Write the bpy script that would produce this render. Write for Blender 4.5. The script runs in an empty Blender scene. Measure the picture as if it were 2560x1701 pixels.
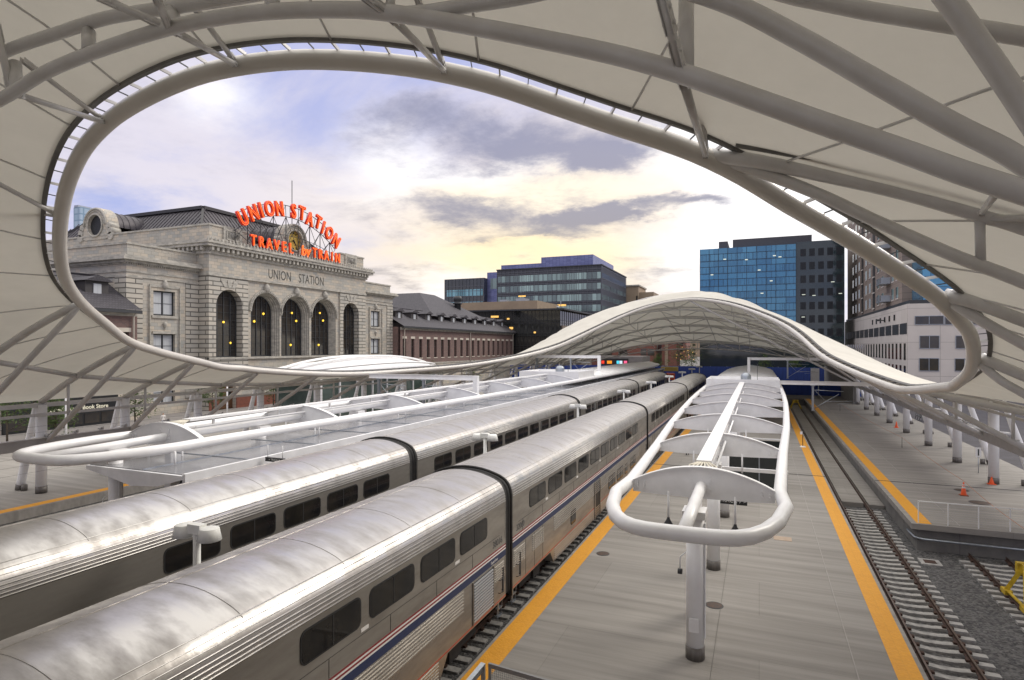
import bpy, math, random
from mathutils import Vector, Matrix
random.seed(7)
R = math.radians
scene = bpy.context.scene
COL = scene.collection
# ---------------------------------------------------------------- camera
F = 1500.0; TH = math.atan(618/1500.0); S = math.sin(TH); C = math.cos(TH); H = 8.7
cam = bpy.data.cameras.new("camera"); camo = bpy.data.objects.new("camera", cam); COL.objects.link(camo)
camo.location = (0, 0, H); camo.rotation_euler = (R(90), 0, TH)
cam.sensor_width = 36; cam.lens = F/2560*36; cam.shift_y = 17.5/2560; cam.clip_end = 5000; cam.clip_start = .05
scene.camera = camo
# ---------------------------------------------------------------- exposure, sky, sun
scene.view_settings.view_transform = 'Standard'; scene.view_settings.look = 'None'
scene.view_settings.exposure = 0.22; scene.view_settings.gamma = 1
SUN_EL = R(34); SUN_AZ = R(38)      # azimuth from +y towards +x
world = bpy.data.worlds.new("World"); scene.world = world; world.use_nodes = True
SKY_STRENGTH = 0.1
def build_world():
    nt = world.node_tree; nt.nodes.clear(); L = nt.links
    def N(t, **k):
        n = nt.nodes.new(t)
        for a, b in k.items(): setattr(n, a, b)
        return n
    def M(op, a, b=None, c=None):
        n = N('ShaderNodeMath', operation=op)
        for i, v in enumerate((a, b, c)):
            if v is None: continue
            if isinstance(v, (int, float)): n.inputs[i].default_value = v
            else: L.new(v, n.inputs[i])
        return n.outputs[0]
    def MIX(f, a, b):
        n = N('ShaderNodeMix', data_type='RGBA')
        for s, v in ((0, f), (6, a), (7, b)):
            if isinstance(v, tuple): n.inputs[s].default_value = (*v, 1) if len(v) == 3 else v
            elif isinstance(v, (int, float)): n.inputs[s].default_value = v
            else: L.new(v, n.inputs[s])
        return n.outputs[2]
    tc = N('ShaderNodeTexCoord')
    sky = N('ShaderNodeTexSky', sky_type='NISHITA'); sky.sun_disc = False
    sky.sun_elevation = SUN_EL; sky.sun_rotation = -SUN_AZ; sky.altitude = 1600; sky.air_density = 1.2; sky.dust_density = 1.0
    sep = N('ShaderNodeSeparateXYZ'); L.new(tc.outputs['Generated'], sep.inputs[0])
    X, Y, Z = sep.outputs
    den = M('ADD', M('MAXIMUM', Z, 0.0), 0.16)
    cmb = N('ShaderNodeCombineXYZ'); L.new(M('DIVIDE', X, den), cmb.inputs[0]); L.new(M('DIVIDE', Y, den), cmb.inputs[1])
    def noise(scale, detail, rough, off, dist=0.0):
        mp = N('ShaderNodeMapping'); L.new(cmb.outputs[0], mp.inputs[0]); mp.inputs['Location'].default_value = off
        n = N('ShaderNodeTexNoise'); L.new(mp.outputs[0], n.inputs['Vector']); n.inputs['Scale'].default_value = scale
        n.inputs['Detail'].default_value = detail; n.inputs['Roughness'].default_value = rough; n.inputs['Distortion'].default_value = dist
        return n.outputs[0]
    n1 = noise(1.15, 11, 0.6, (3.1, 1.7, 0), 0.35)
    n2 = noise(3.0, 12, 0.66, (7.4, 2.2, 0), 0.2)
    n3 = noise(0.6, 3, 0.5, (1.3, 9.2, 0))
    w1 = noise(1.6, 7, 0.6, (11.3, 4.2, 0)); w2 = noise(1.9, 7, 0.62, (2.9, 14.2, 0))
    def blob(az, el, ra, re, amp, warp=None):
        """soft bump centred on a direction of the sky (azimuth from the tracks, elevation)"""
        a0, e0 = R(az), R(el)
        c = Vector((math.sin(a0)*math.cos(e0), math.cos(a0)*math.cos(e0), math.sin(e0)))
        r = Vector((math.cos(a0), -math.sin(a0), 0))
        d1 = N('ShaderNodeVectorMath', operation='DOT_PRODUCT'); L.new(tc.outputs['Generated'], d1.inputs[0]); d1.inputs[1].default_value = r
        wk = 1.0 if warp is None else warp
        a = M('DIVIDE', M('ADD', d1.outputs['Value'], M('MULTIPLY', M('SUBTRACT', w1, 0.5), 0.20*wk)), math.sin(R(ra)))
        b = M('DIVIDE', M('ADD', M('SUBTRACT', Z, math.sin(e0)), M('MULTIPLY', M('SUBTRACT', w2, 0.5), 0.13*wk)), math.sin(R(re)))
        fr = N('ShaderNodeVectorMath', operation='DOT_PRODUCT'); L.new(tc.outputs['Generated'], fr.inputs[0]); fr.inputs[1].default_value = c
        q = M('ADD', M('MULTIPLY', a, a), M('MULTIPLY', b, b))
        g = M('POWER', 2.718, M('MULTIPLY', q, -1.0))
        return M('MULTIPLY', M('MULTIPLY', g, M('GREATER_THAN', fr.outputs['Value'], 0.0)), amp)
    # (az, el, half widths, amount): dark cloud masses
    dark = None
    for b in DARK_CLOUDS:
        o = blob(*b); dark = o if dark is None else M('ADD', dark, o)
    bright = None
    for b in BRIGHT:
        o = blob(*b); bright = o if bright is None else M('ADD', bright, o)
    def ramp(v, a, b):
        n = N('ShaderNodeMapRange', interpolation_type='SMOOTHSTEP'); L.new(v, n.inputs[0])
        n.inputs[1].default_value = a; n.inputs[2].default_value = b; return n.outputs[0]
    k = 1/SKY_STRENGTH
    def c3(r, g, b): return (r*k, g*k, b*k)
    # thin high veil over the sky
    base = MIX(0.85, sky.outputs[0], c3(0.31, 0.355, 0.68))
    veil = ramp(M('ADD', n1, M('MULTIPLY', M('SUBTRACT', n3, 0.5), 0.5)), 0.30, 0.60)
    col = MIX(M('MULTIPLY', veil, 0.9), base, c3(0.72, 0.68, 0.76))
    g1 = blob(-17, 12, 20, 9, 1.0, 0.8)
    col = MIX(M('MINIMUM', M('MULTIPLY', g1, M('ADD', 0.35, M('MULTIPLY', n1, 1.1))), 0.95), col, c3(1.02, 0.90, 0.74))
    g2 = blob(-21, 8.2, 13, 3.2, 1.0, 0.7)
    col = MIX(M('MINIMUM', M('MULTIPLY', g2, M('ADD', 0.5, M('MULTIPLY', n2, 1.2))), 0.93), col, c3(1.04, 0.86, 0.56))
    g3 = blob(-24, 14.2, 11, 1.5, 1.0, 0.8)
    col = MIX(M('MINIMUM', M('MULTIPLY', g3, 0.8), 0.85), col, c3(1.1, 0.97, 0.76))
    if bright is not None:
        col = MIX(M('MINIMUM', M('MULTIPLY', bright, M('ADD', 0.6, n2)), 1.0), col, c3(1.10, 1.08, 1.08))
    cl = M('SUBTRACT', M('ADD', M('MULTIPLY', n2, 0.6), M('MULTIPLY', n1, 0.4)), 0.5)
    dd = M('ADD', M('MULTIPLY', dark, 0.9), M('MULTIPLY', cl, 5.0))
    dmask = ramp(dd, -0.05, 1.30)
    dmask = M('MULTIPLY', dmask, M('MINIMUM', M('ADD', M('MULTIPLY', dark, 1.2), 0.42), 1.0))
    col = MIX(M('MULTIPLY', dmask, 0.88), col, MIX(ramp(Z, 0.10, 0.34), c3(0.29, 0.28, 0.32), c3(0.27, 0.28, 0.40)))
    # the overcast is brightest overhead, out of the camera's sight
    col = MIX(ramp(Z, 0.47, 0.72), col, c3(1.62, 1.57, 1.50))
    # everything below the horizon: plain hazy grey
    col = MIX(ramp(Z, -0.02, 0.0), c3(0.22, 0.22, 0.23), col)
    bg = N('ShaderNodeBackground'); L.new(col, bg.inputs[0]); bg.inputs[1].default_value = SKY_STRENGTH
    out = N('ShaderNodeOutputWorld'); L.new(bg.outputs[0], out.inputs[0])
DARK_CLOUDS = [(-26, 19.5, 9, 2.6, .95), (-22, 17.6, 5, 1.6, .9), (-16, 19, 7, 2.4, 0.6), (-30, 22, 8, 2.0, .4), (-14.5, 16.6, 3.0, .8, .9), (-11.5, 17.6, 2.0, .6, .8), (-22, 13.4, 7, 1.2, .6), (-30, 13.6, 6, 1.0, .5), (-33, 21.5, 5, 1.6, .5), (-9, 18.6, 5, 1.2, .35), (-20, 11.6, 6, .8, .6), (-17, 12.2, 4.0, .6, .95), (-12, 12.6, 4.5, .6, 1.0), (-5.5, 13.2, 3.6, .6, 1.0),
               (-27, 12.4, 5, 1.0, .6), (-19, 10.6, 6, .8, .85), (-25, 9.9, 4, .6, .5), (-38, 19, 7, 2.5, .3), (-34, 6.9, 4, .7, .6), (-9, 7.0, 3.5, 1.0, .6), (-13, 8.4, 3, .5, .35), (-36, 11.5, 5, 1.0, .3), (-50, 21, 6, 3, .25)]
BRIGHT = [(3, 13, 7, 9, 1.0), (-4, 17, 5, 2.2, .9), (-1, 8, 7, 4, .8), (-34, 17, 3.5, 3, .5), (-49, 20, 3, 1.6, .6), (-28.5, 5, 4, 2.2, .5), (-26, 16.4, 7, .8, .55)]
build_world()
sun = bpy.data.lights.new("sun", 'SUN'); sun.energy = 1.5; sun.angle = R(24); sun.color = (1, .93, .82)
suno = bpy.data.objects.new("sun", sun); COL.objects.link(suno)
sd = Vector((math.sin(SUN_AZ)*math.cos(SUN_EL), math.cos(SUN_AZ)*math.cos(SUN_EL), math.sin(SUN_EL)))
suno.rotation_euler = (-sd).to_track_quat('-Z', 'Y').to_euler()
# ---------------------------------------------------------------- projection helpers (photo pixels -> metres)
def P(u, v, d):
    t = (u-1280)/F
    return Vector((d*(-S+C*t), d*(C+S*t), H-(v-868)/F*d))
def PX(u, v, x): t = (u-1280)/F; return P(u, v, x/(-S+C*t))
def PY(u, v, y): t = (u-1280)/F; return P(u, v, y/(C+S*t))
def yx(u, x): return PX(u, 868, x).y
def xy(u, y): return PY(u, 868, y).x
# ---------------------------------------------------------------- objects
LOC = {}
def thing(name, label=None, cat=None, loc=(0, 0, 0), group=None, kind=None):
    o = bpy.data.objects.new(name, None); COL.objects.link(o); o.location = loc; o.empty_display_size = .3
    LOC[o.name] = Vector(loc)
    if label: o['label'] = label
    if cat: o['category'] = cat
    if group: o['group'] = group
    if kind: o['kind'] = kind
    return o
class MB:
    def __init__(s): s.v = []; s.f = []; s.m = []; s.sm = []
    def quad(s, a, b, c, d, m=0, sm=False):
        i = len(s.v); s.v += [Vector(a), Vector(b), Vector(c), Vector(d)]; s.f.append((i, i+1, i+2, i+3)); s.m.append(m); s.sm.append(sm)
    def poly(s, pts, m=0):
        i = len(s.v); s.v += [Vector(p) for p in pts]; s.f.append(tuple(range(i, i+len(pts)))); s.m.append(m); s.sm.append(False)
    def box(s, x0, x1, y0, y1, z0, z1, m=0):
        i = len(s.v)
        s.v += [Vector(p) for p in ((x0,y0,z0),(x1,y0,z0),(x1,y1,z0),(x0,y1,z0),(x0,y0,z1),(x1,y0,z1),(x1,y1,z1),(x0,y1,z1))]
        for q in ((3,2,1,0),(4,5,6,7),(0,1,5,4),(1,2,6,5),(2,3,7,6),(3,0,4,7)):
            s.f.append(tuple(i+k for k in q)); s.m.append(m); s.sm.append(False)
        return s
    def bar(s, a, b, w, h, m=0, up=(0, 0, 1)):
        """rectangular bar from a to b"""
        a = Vector(a); b = Vector(b); d = (b-a).normalized(); up = Vector(up)
        r = d.cross(up)
        if r.length < 1e-4: r = d.cross(Vector((1, 0, 0)))
        r.normalize(); u = r.cross(d).normalized()
        i = len(s.v)
        for p in (a, b):
            for q, w_ in ((-1, -1), (1, -1), (1, 1), (-1, 1)): s.v.append(p + r*(q*w/2) + u*(w_*h/2))
        for q in ((0,1,2,3),(7,6,5,4),(0,4,5,1),(1,5,6,2),(2,6,7,3),(3,7,4,0)):
            s.f.append(tuple(i+k for k in q)); s.m.append(m); s.sm.append(False)
        return s
    def tube(s, pts, r, n=10, closed=False, cap=True, m=0):
        pts = [Vector(p) for p in pts]; k = len(pts); base = len(s.v)
        rr = r if isinstance(r, (list, tuple)) else [r]*k
        prev = None
        for i, p in enumerate(pts):
            if closed: d = pts[(i+1) % k]-pts[i-1]
            else: d = pts[min(i+1, k-1)]-pts[max(i-1, 0)]
            d.normalize()
            if prev is None:
                up = Vector((0, 0, 1)) if abs(d.z) < .9 else Vector((1, 0, 0))
                a = d.cross(up).normalized()
            else:
                a = prev - d*prev.dot(d)
                a.normalize()
            prev = a; b = d.cross(a)
            for j in range(n):
                t = 2*math.pi*j/n; s.v.append(p + (a*math.cos(t)+b*math.sin(t))*rr[i])
        for i in range(k if closed else k-1):
            i2 = (i+1) % k
            # closed loops: match the frames at the seam
            sh = 0
            if closed and i2 == 0:
                v0 = s.v[base+i*n]; sh = min(range(n), key=lambda q: (s.v[base+q]-v0).length)
            for j in range(n):
                s.f.append((base+i*n+j, base+i*n+(j+1) % n, base+i2*n+(j+1+sh) % n, base+i2*n+(j+sh) % n)); s.m.append(m); s.sm.append(True)
        if cap and not closed:
            s.f.append(tuple(base+j for j in range(n))[::-1]); s.m.append(m); s.sm.append(False)
            s.f.append(tuple(base+(k-1)*n+j for j in range(n))); s.m.append(m); s.sm.append(False)
        return s
    def cyl(s, x, y, z0, z1, r, n=20, r2=None, m=0):
        return s.tube([(x, y, z0), (x, y, z1)], [r, r if r2 is None else r2], n, m=m)
    def lathe(s, prof, n=20, c=(0, 0, 0), m=0):
        base = len(s.v); c = Vector(c)
        for r, z in prof:
            for j in range(n):
                t = 2*math.pi*j/n; s.v.append(c+Vector((r*math.cos(t), r*math.sin(t), z)))
        for i in range(len(prof)-1):
            for j in range(n):
                s.f.append((base+i*n+j, base+i*n+(j+1) % n, base+(i+1)*n+(j+1) % n, base+(i+1)*n+j)); s.m.append(m); s.sm.append(True)
        return s
    def extrude(s, prof, axis, a, b, m=0, cap=True, sm=False):
        """prof: 2-D outline (closed); axis 'x': (y,z), 'y': (x,z), 'z': (x,y)"""
        def mk(p, t):
            return Vector((t, p[0], p[1])) if axis == 'x' else Vector((p[0], t, p[1])) if axis == 'y' else Vector((p[0], p[1], t))
        i = len(s.v); n = len(prof)
        s.v += [mk(p, a) for p in prof] + [mk(p, b) for p in prof]
        for j in range(n):
            k = (j+1) % n; s.f.append((i+j, i+k, i+n+k, i+n+j)); s.m.append(m); s.sm.append(sm)
        if cap:
            s.f.append(tuple(range(i, i+n))); s.m.append(m); s.sm.append(False)
            s.f.append(tuple(range(i+n, i+2*n))[::-1]); s.m.append(m); s.sm.append(False)
        return s
    def grid(s, rows, m=0, sm=True):
        i = len(s.v); n = len(rows[0])
        for r in rows: s.v += [Vector(p) for p in r]
        for a in range(len(rows)-1):
            for b in range(n-1):
                s.f.append((i+a*n+b, i+a*n+b+1, i+(a+1)*n+b+1, i+(a+1)*n+b)); s.m.append(m); s.sm.append(sm)
        return s
    def build(s, name, mats, parent=None, label=None, cat=None, group=None, kind=None, loc=None, fixn=True, sub=None):
        if not isinstance(mats, (list, tuple)): mats = [mats]
        root = parent
        while root is not None and root.parent is not None: root = root.parent
        off = LOC[root.name] if root is not None else (Vector(loc) if loc is not None else Vector((0, 0, 0)))
        me = bpy.data.meshes.new(name)
        me.from_pydata([tuple(v-off) for v in s.v], [], s.f)
        for mt in mats: me.materials.append(mt)
        me.polygons.foreach_set('material_index', s.m); me.polygons.foreach_set('use_smooth', s.sm)
        if fixn:
            import bmesh
            bm = bmesh.new(); bm.from_mesh(me); bmesh.ops.recalc_face_normals(bm, faces=bm.faces); bm.to_mesh(me); bm.free()
        me.update()
        o = bpy.data.objects.new(name, me); COL.objects.link(o)
        if parent is not None: o.parent = parent
        else: o.location = off; LOC[o.name] = off
        if label: o['label'] = label
        if cat: o['category'] = cat
        if group: o['group'] = group
        if kind: o['kind'] = kind
        return o
def copy_tree(src, parent=None, loc=None, label=None, rot=None):
    c = src.copy(); COL.objects.link(c); c.parent = parent
    if loc is not None: c.location = loc
    if rot is not None: c.rotation_euler = (0, 0, rot)
    if label: c['label'] = label
    for ch in [o for o in list(COL.objects) if o.parent == src]: copy_tree(ch, c)
    return c
def dup(src, parent, dx=0, dy=0, dz=0, rz=None):
    """copy of a part and its sub-parts, moved inside the thing"""
    c = src.copy(); COL.objects.link(c); c.parent = parent; c.location = src.location + Vector((dx, dy, dz))
    if rz is not None: c.rotation_euler = (0, 0, rz)
    for ch in src.children:
        g = ch.copy(); COL.objects.link(g); g.parent = c
    return c
def text(name, s, size, ext, mat, parent, M4, bold=0.0, align='CENTER', neon=0.0, space=1.0):
    cu = bpy.data.curves.new(name, 'FONT'); cu.body = s; cu.size = size; cu.extrude = ext; cu.offset = bold
    cu.align_x = align; cu.align_y = 'CENTER'; cu.space_character = space; cu.resolution_u = 4
    if neon: cu.fill_mode = 'NONE'; cu.bevel_depth = neon; cu.bevel_resolution = 1; cu.extrude = 0
    t = bpy.data.objects.new(name+'_tmp', cu); COL.objects.link(t)
    dg = bpy.context.evaluated_depsgraph_get(); dg.update()
    me = bpy.data.meshes.new_from_object(t.evaluated_get(dg))
    root = parent
    while root is not None and root.parent is not None: root = root.parent
    off = LOC[root.name] if root else Vector((0, 0, 0))
    me.transform(Matrix.Translation(-off) @ M4)
    me.materials.clear(); me.materials.append(mat)
    bpy.data.objects.remove(t); bpy.data.curves.remove(cu)
    me.name = name
    o = bpy.data.objects.new(name, me); COL.objects.link(o)
    if parent: o.parent = parent
    return o
def basis(origin, xd, yd, sx=1.0):
    xd = Vector(xd).normalized(); yd = Vector(yd).normalized(); zd = xd.cross(yd); xd = xd*sx
    m = Matrix.Identity(4)
    for i in range(3): m[i][0] = xd[i]; m[i][1] = yd[i]; m[i][2] = zd[i]; m[i][3] = origin[i]
    return m
def interp(tab, x):
    if x <= tab[0][0]: return tab[0][1]
    for i in range(len(tab)-1):
        if x <= tab[i+1][0]:
            x0, y0 = tab[i]; x1, y1 = tab[i+1]
            m0 = (tab[i+1][1]-tab[i-1][1])/(tab[i+1][0]-tab[i-1][0]) if i > 0 else (y1-y0)/(x1-x0)
            m1 = (tab[i+2][1]-tab[i][1])/(tab[i+2][0]-tab[i][0]) if i+2 < len(tab) else (y1-y0)/(x1-x0)
            h = x1-x0; t = (x-x0)/h; t2 = t*t; t3 = t2*t
            return (2*t3-3*t2+1)*y0+(t3-2*t2+t)*h*m0+(-2*t3+3*t2)*y1+(t3-t2)*h*m1
    return tab[-1][1]
# ---------------------------------------------------------------- materials
def mat(name, col=(.5,.5,.5), rough=.5, metal=0.0, col2=None, nscale=3.0, nstretch=(1,1,1), ndetail=6, nlo=.35, nhi=.65,
        bump=0.0, bscale=40.0, bstretch=(1,1,1), emit=None, estr=0.0, rough2=None, trans=0.0, spec=None, brick=None, wave=None, voro=None, coat=0.0):
    m = bpy.data.materials.new(name); m.use_nodes = True; nt = m.node_tree; L = nt.links; nt.nodes.clear()
    N = nt.nodes.new
    out = N('ShaderNodeOutputMaterial'); b = N('ShaderNodeBsdfPrincipled'); L.new(b.outputs[0], out.inputs[0])
    b.inputs['Base Color'].default_value = (*col, 1); b.inputs['Roughness'].default_value = rough; b.inputs['Metallic'].default_value = metal
    if spec is not None: b.inputs['Specular IOR Level'].default_value = spec
    if coat: b.inputs['Coat Weight'].default_value = coat
    tc = N('ShaderNodeTexCoord'); src = tc.outputs['Object']
    def mapped(st):
        mp = N('ShaderNodeMapping'); L.new(src, mp.inputs[0]); mp.inputs['Scale'].default_value = st; return mp.outputs[0]
    cur = None
    def mix(f, a, bb, mode='MIX'):
        n = N('ShaderNodeMix'); n.data_type = 'RGBA'; n.blend_type = mode
        for s_, v in ((0, f), (6, a), (7, bb)):
            if isinstance(v, tuple): n.inputs[s_].default_value = (*v, 1)
            elif isinstance(v, (int, float)): n.inputs[s_].default_value = v
            else: L.new(v, n.inputs[s_])
        return n.outputs[2]
    if col2 is not None:
        n = N('ShaderNodeTexNoise'); L.new(mapped(nstretch), n.inputs['Vector']); n.inputs['Scale'].default_value = nscale; n.inputs['Detail'].default_value = ndetail
        n.inputs['Roughness'].default_value = .6
        mr = N('ShaderNodeMapRange'); L.new(n.outputs[0], mr.inputs[0]); mr.inputs[1].default_value = nlo; mr.inputs[2].default_value = nhi
        cur = mix(mr.outputs[0], col, col2)
        if rough2 is not None:
            mr2 = N('ShaderNodeMapRange'); L.new(n.outputs[0], mr2.inputs[0]); mr2.inputs[1].default_value = nlo; mr2.inputs[2].default_value = nhi
            mr2.inputs[3].default_value = rough; mr2.inputs[4].default_value = rough2; L.new(mr2.outputs[0], b.inputs['Roughness'])
    heights = []
    if brick:
        # brick = dict(w, h, mortar, mcol, var(colour list of 2), axis)
        sx = N('ShaderNodeSeparateXYZ'); L.new(src, sx.inputs[0])
        ad = N('ShaderNodeMath'); ad.operation = 'ADD'; L.new(sx.outputs[0], ad.inputs[0]); L.new(sx.outputs[1], ad.inputs[1])
        cb = N('ShaderNodeCombineXYZ')
        if brick.get('flat'):
            L.new(sx.outputs[brick['flat'][0]], cb.inputs[0]); L.new(sx.outputs[brick['flat'][1]], cb.inputs[1])
        else: L.new(ad.outputs[0], cb.inputs[0]); L.new(sx.outputs[2], cb.inputs[1])
        t = N('ShaderNodeTexBrick'); L.new(cb.outputs[0], t.inputs['Vector']); t.inputs['Scale'].default_value = 1
        t.inputs['Brick Width'].default_value = brick['w']; t.inputs['Row Height'].default_value = brick['h']; t.inputs['Mortar Size'].default_value = brick['mortar']
        t.inputs['Mortar Smooth'].default_value = .2; t.offset = brick.get('offset', .5)
        c1, c2 = brick['cols']; t.inputs['Color1'].default_value = (*c1, 1); t.inputs['Color2'].default_value = (*c2, 1); t.inputs['Mortar'].default_value = (*brick['mcol'], 1)
        cur = t.outputs[0] if cur is None else mix(brick.get('f', .6), cur, t.outputs[0])
        heights.append((t.outputs[1], -brick.get('bump', .3)))
    if voro:
        t = N('ShaderNodeTexVoronoi'); L.new(mapped((1,1,1)), t.inputs['Vector']); t.inputs['Scale'].default_value = voro['scale']
        cr = N('ShaderNodeSeparateColor'); L.new(t.outputs['Color'], cr.inputs[0])
        cur2 = mix(cr.outputs[0], voro['cols'][0], voro['cols'][1])
        cur = cur2 if cur is None else mix(.5, cur, cur2)
        heights.append((t.outputs['Distance'], -voro.get('bump', 1.0)))
    if cur is not None: L.new(cur, b.inputs['Base Color'])
    if bump or heights:
        n = N('ShaderNodeTexNoise'); L.new(mapped(bstretch), n.inputs['Vector']); n.inputs['Scale'].default_value = bscale; n.inputs['Detail'].default_value = 4
        hsum = N('ShaderNodeMath'); hsum.operation = 'MULTIPLY'; L.new(n.outputs[0], hsum.inputs[0]); hsum.inputs[1].default_value = 1.0 if bump else 0.0
        o = hsum.outputs[0]
        for hh, am in heights:
            q = N('ShaderNodeMath'); q.operation = 'MULTIPLY_ADD'; L.new(hh, q.inputs[0]); q.inputs[1].default_value = am; L.new(o, q.inputs[2]); o = q.outputs[0]
        bp = N('ShaderNodeBump'); bp.inputs['Strength'].default_value = max(bump, .3 if heights else 0); bp.inputs['Distance'].default_value = .02 if not bump else .03
        L.new(o, bp.inputs['Height']); L.new(bp.outputs[0], b.inputs['Normal'])
    if emit: b.inputs['Emission Color'].default_value = (*emit, 1); b.inputs['Emission Strength'].default_value = estr
    if trans:
        tr = N('ShaderNodeBsdfTranslucent'); ms = N('ShaderNodeMixShader'); ms.inputs[0].default_value = trans
        tr.inputs[0].default_value = (*col, 1)
        L.new(b.outputs[0], ms.inputs[1]); L.new(tr.outputs[0], ms.inputs[2]); L.new(ms.outputs[0], out.inputs[0])
    return m
WHITE = mat('white_painted_steel', (.86,.86,.86), .34, col2=(.80,.79,.78), nscale=1.4, bump=.02, bscale=60)
RIMP = mat('rim_paint', (.60,.57,.52), .27, col2=(.55,.52,.47), nscale=.8, bump=.03, bscale=30)
TRUSS = mat('truss_paint', (.62,.61,.60), .26, col2=(.54,.525,.50), nscale=1.2, bump=.03, bscale=30)
GREYP = mat('grey_painted_plate', (.84,.84,.85), .45, col2=(.74,.74,.75), nscale=1.5, bump=.03, bscale=50)
FABRIC = mat('ptfe_fabric', (.72,.69,.61), .75, col2=(.63,.60,.525), nscale=.5, ndetail=9, trans=.17, bump=.08, bscale=5)
BAND = mat('edge_band_dark', (.13,.125,.115), .5, col2=(.09,.085,.08), nscale=2)
CONC = mat('platform_concrete', (.30,.28,.255), .85, col2=(.18,.167,.15), nscale=.9, nstretch=(.14,2.6,1), ndetail=10, nlo=.38, nhi=.66, bump=.15, bscale=5, bstretch=(.4,6,1),
           brick=dict(w=5.5, h=3.0, mortar=.012, mcol=(.13,.12,.11), cols=((.32,.30,.275),(.23,.213,.193)), offset=.35, f=.32, bump=.2, flat=(0,1)))
CONCW = mat('wall_concrete', (.22,.21,.19), .9, col2=(.13,.125,.12), nscale=1.6, nstretch=(1,1,.6), ndetail=9, bump=.15, bscale=9,
            brick=dict(w=3.4, h=5, mortar=.02, mcol=(.07,.07,.07), cols=((.2,.19,.18),(.17,.165,.155)), offset=0, f=.4))
YEL = mat('tactile_yellow', (.72,.32,.012), .6, col2=(.60,.26,.01), nscale=2.0, ndetail=8, brick=dict(w=.61, h=.61, mortar=.008, mcol=(.45,.22,.02), cols=((.72,.33,.012),(.66,.29,.01)), offset=0, f=.55, flat=(0,1)),
          voro=dict(scale=17, cols=((.74,.34,.015),(.62,.27,.01)), bump=1.2))
BALLAST = mat('ballast', (.08,.08,.082), .9, col2=(.045,.043,.042), nscale=2, voro=dict(scale=11, cols=((.015,.015,.017),(.23,.22,.21)), bump=3.0), bump=.6, bscale=14)
ASPH = mat('asphalt', (.075,.07,.08), .9, col2=(.055,.05,.055), nscale=.7, bump=.1, bscale=50)
GROUND = mat('ground_far', (.12,.115,.10), .95, col2=(.08,.08,.065), nscale=.05)
PAVE = mat('plaza_paving', (.27,.25,.235), .85, col2=(.2,.19,.18), nscale=.5, brick=dict(w=1.2, h=1.2, mortar=.02, mcol=(.14,.13,.12), cols=((.27,.25,.24),(.22,.2,.19)), offset=0, f=.5, flat=(0,1)))
RUST = mat('rail_rust', (.085,.045,.032), .75, col2=(.05,.028,.02), nscale=6, metal=.2)
RAILTOP = mat('rail_head', (.22,.18,.16), .35, metal=.9, col2=(.13,.085,.065), nscale=8)
TIE = mat('concrete_tie', (.43,.415,.39), .85, col2=(.27,.26,.25), nscale=5, bump=.2, bscale=20)
STEEL = mat('stainless_side', (.41,.385,.345), .36, metal=.74, col2=(.27,.25,.22), nscale=1.1, nstretch=(1,.35,1.6), ndetail=8, rough2=.55, bump=.03, bscale=3)
ROOFST = mat('stainless_roof', (.56,.54,.515), .30, metal=.82, col2=(.36,.34,.32), nscale=1.2, nstretch=(.7,1.7,1), ndetail=10, nlo=.40, nhi=.66, rough2=.48, bump=.42, bscale=1.1, bstretch=(.4,2.0,1))
FLUTE = mat('stainless_flute', (.50,.485,.46), .36, metal=.92, bump=.02, bscale=2)
GLASSD = mat('tinted_glass', (.010,.010,.011), .06, spec=.32, col2=(.025,.022,.018), nscale=1.2)
RUBBER = mat('black_rubber', (.018,.018,.018), .7)
DIAPH = mat('diaphragm', (.035,.032,.03), .75, col2=(.02,.02,.02), nscale=4)
BLUE = mat('stripe_blue', (.018,.03,.085), .5); RED = mat('stripe_red', (.22,.025,.03), .5); WHT = mat('stripe_white', (.7,.68,.65), .5)
ORANGEL = mat('sill_red', (.45,.06,.035), .5)
BLK = mat('undergear', (.02,.019,.018), .8, col2=(.035,.03,.025), nscale=5)
LOUV = mat('louvre_aluminium', (.55,.57,.60), .45, metal=.6)
DARKM = mat('dark_metal', (.05,.052,.056), .5, metal=.3)
GALV = mat('galvanised', (.42,.45,.48), .4, metal=.7, col2=(.33,.36,.40), nscale=6)
COLL = mat('column_collar', (.19,.175,.16), .5, metal=.4, col2=(.14,.13,.12), nscale=3, nstretch=(6,6,.5))
CABLE = mat('cream_conduit', (.62,.58,.48), .5)
# ================================================================ SETTING
def slab(name, x0, x1, y0, y1, z0, z1, m):
    return MB().box(x0, x1, y0, y1, z0, z1).build(name, m, kind='structure')
slab('ground', -2500, 2500, -600, 4500, -2.2, -1.7, GROUND)
MB().box(4.1, 40, -25, 118, -1.7, -1.37).build('ballast_bed', BALLAST, kind='stuff', label='dark crushed stone ballast around the empty tracks')
MB().box(-17.1, -7.32, -25, 112, -1.7, -.52).build('track_bed', BALLAST, kind='stuff', label='dark ballast under the parked trains')
MB().box(-36.4, -28.5, -25, 112, -1.7, -.52).build('track_bed', BALLAST, kind='stuff', label='dark ballast in the empty trench by the station plaza')
slab('station_platform', -7.32, 4.1, -25, 112, -1.7, 0, CONC)
slab('station_platform', -28.5, -17.1, -25, 112, -1.7, 0, CONC)
slab('station_platform', -57, -36.4, -25, 112, -1.7, 0, CONC)
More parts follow.
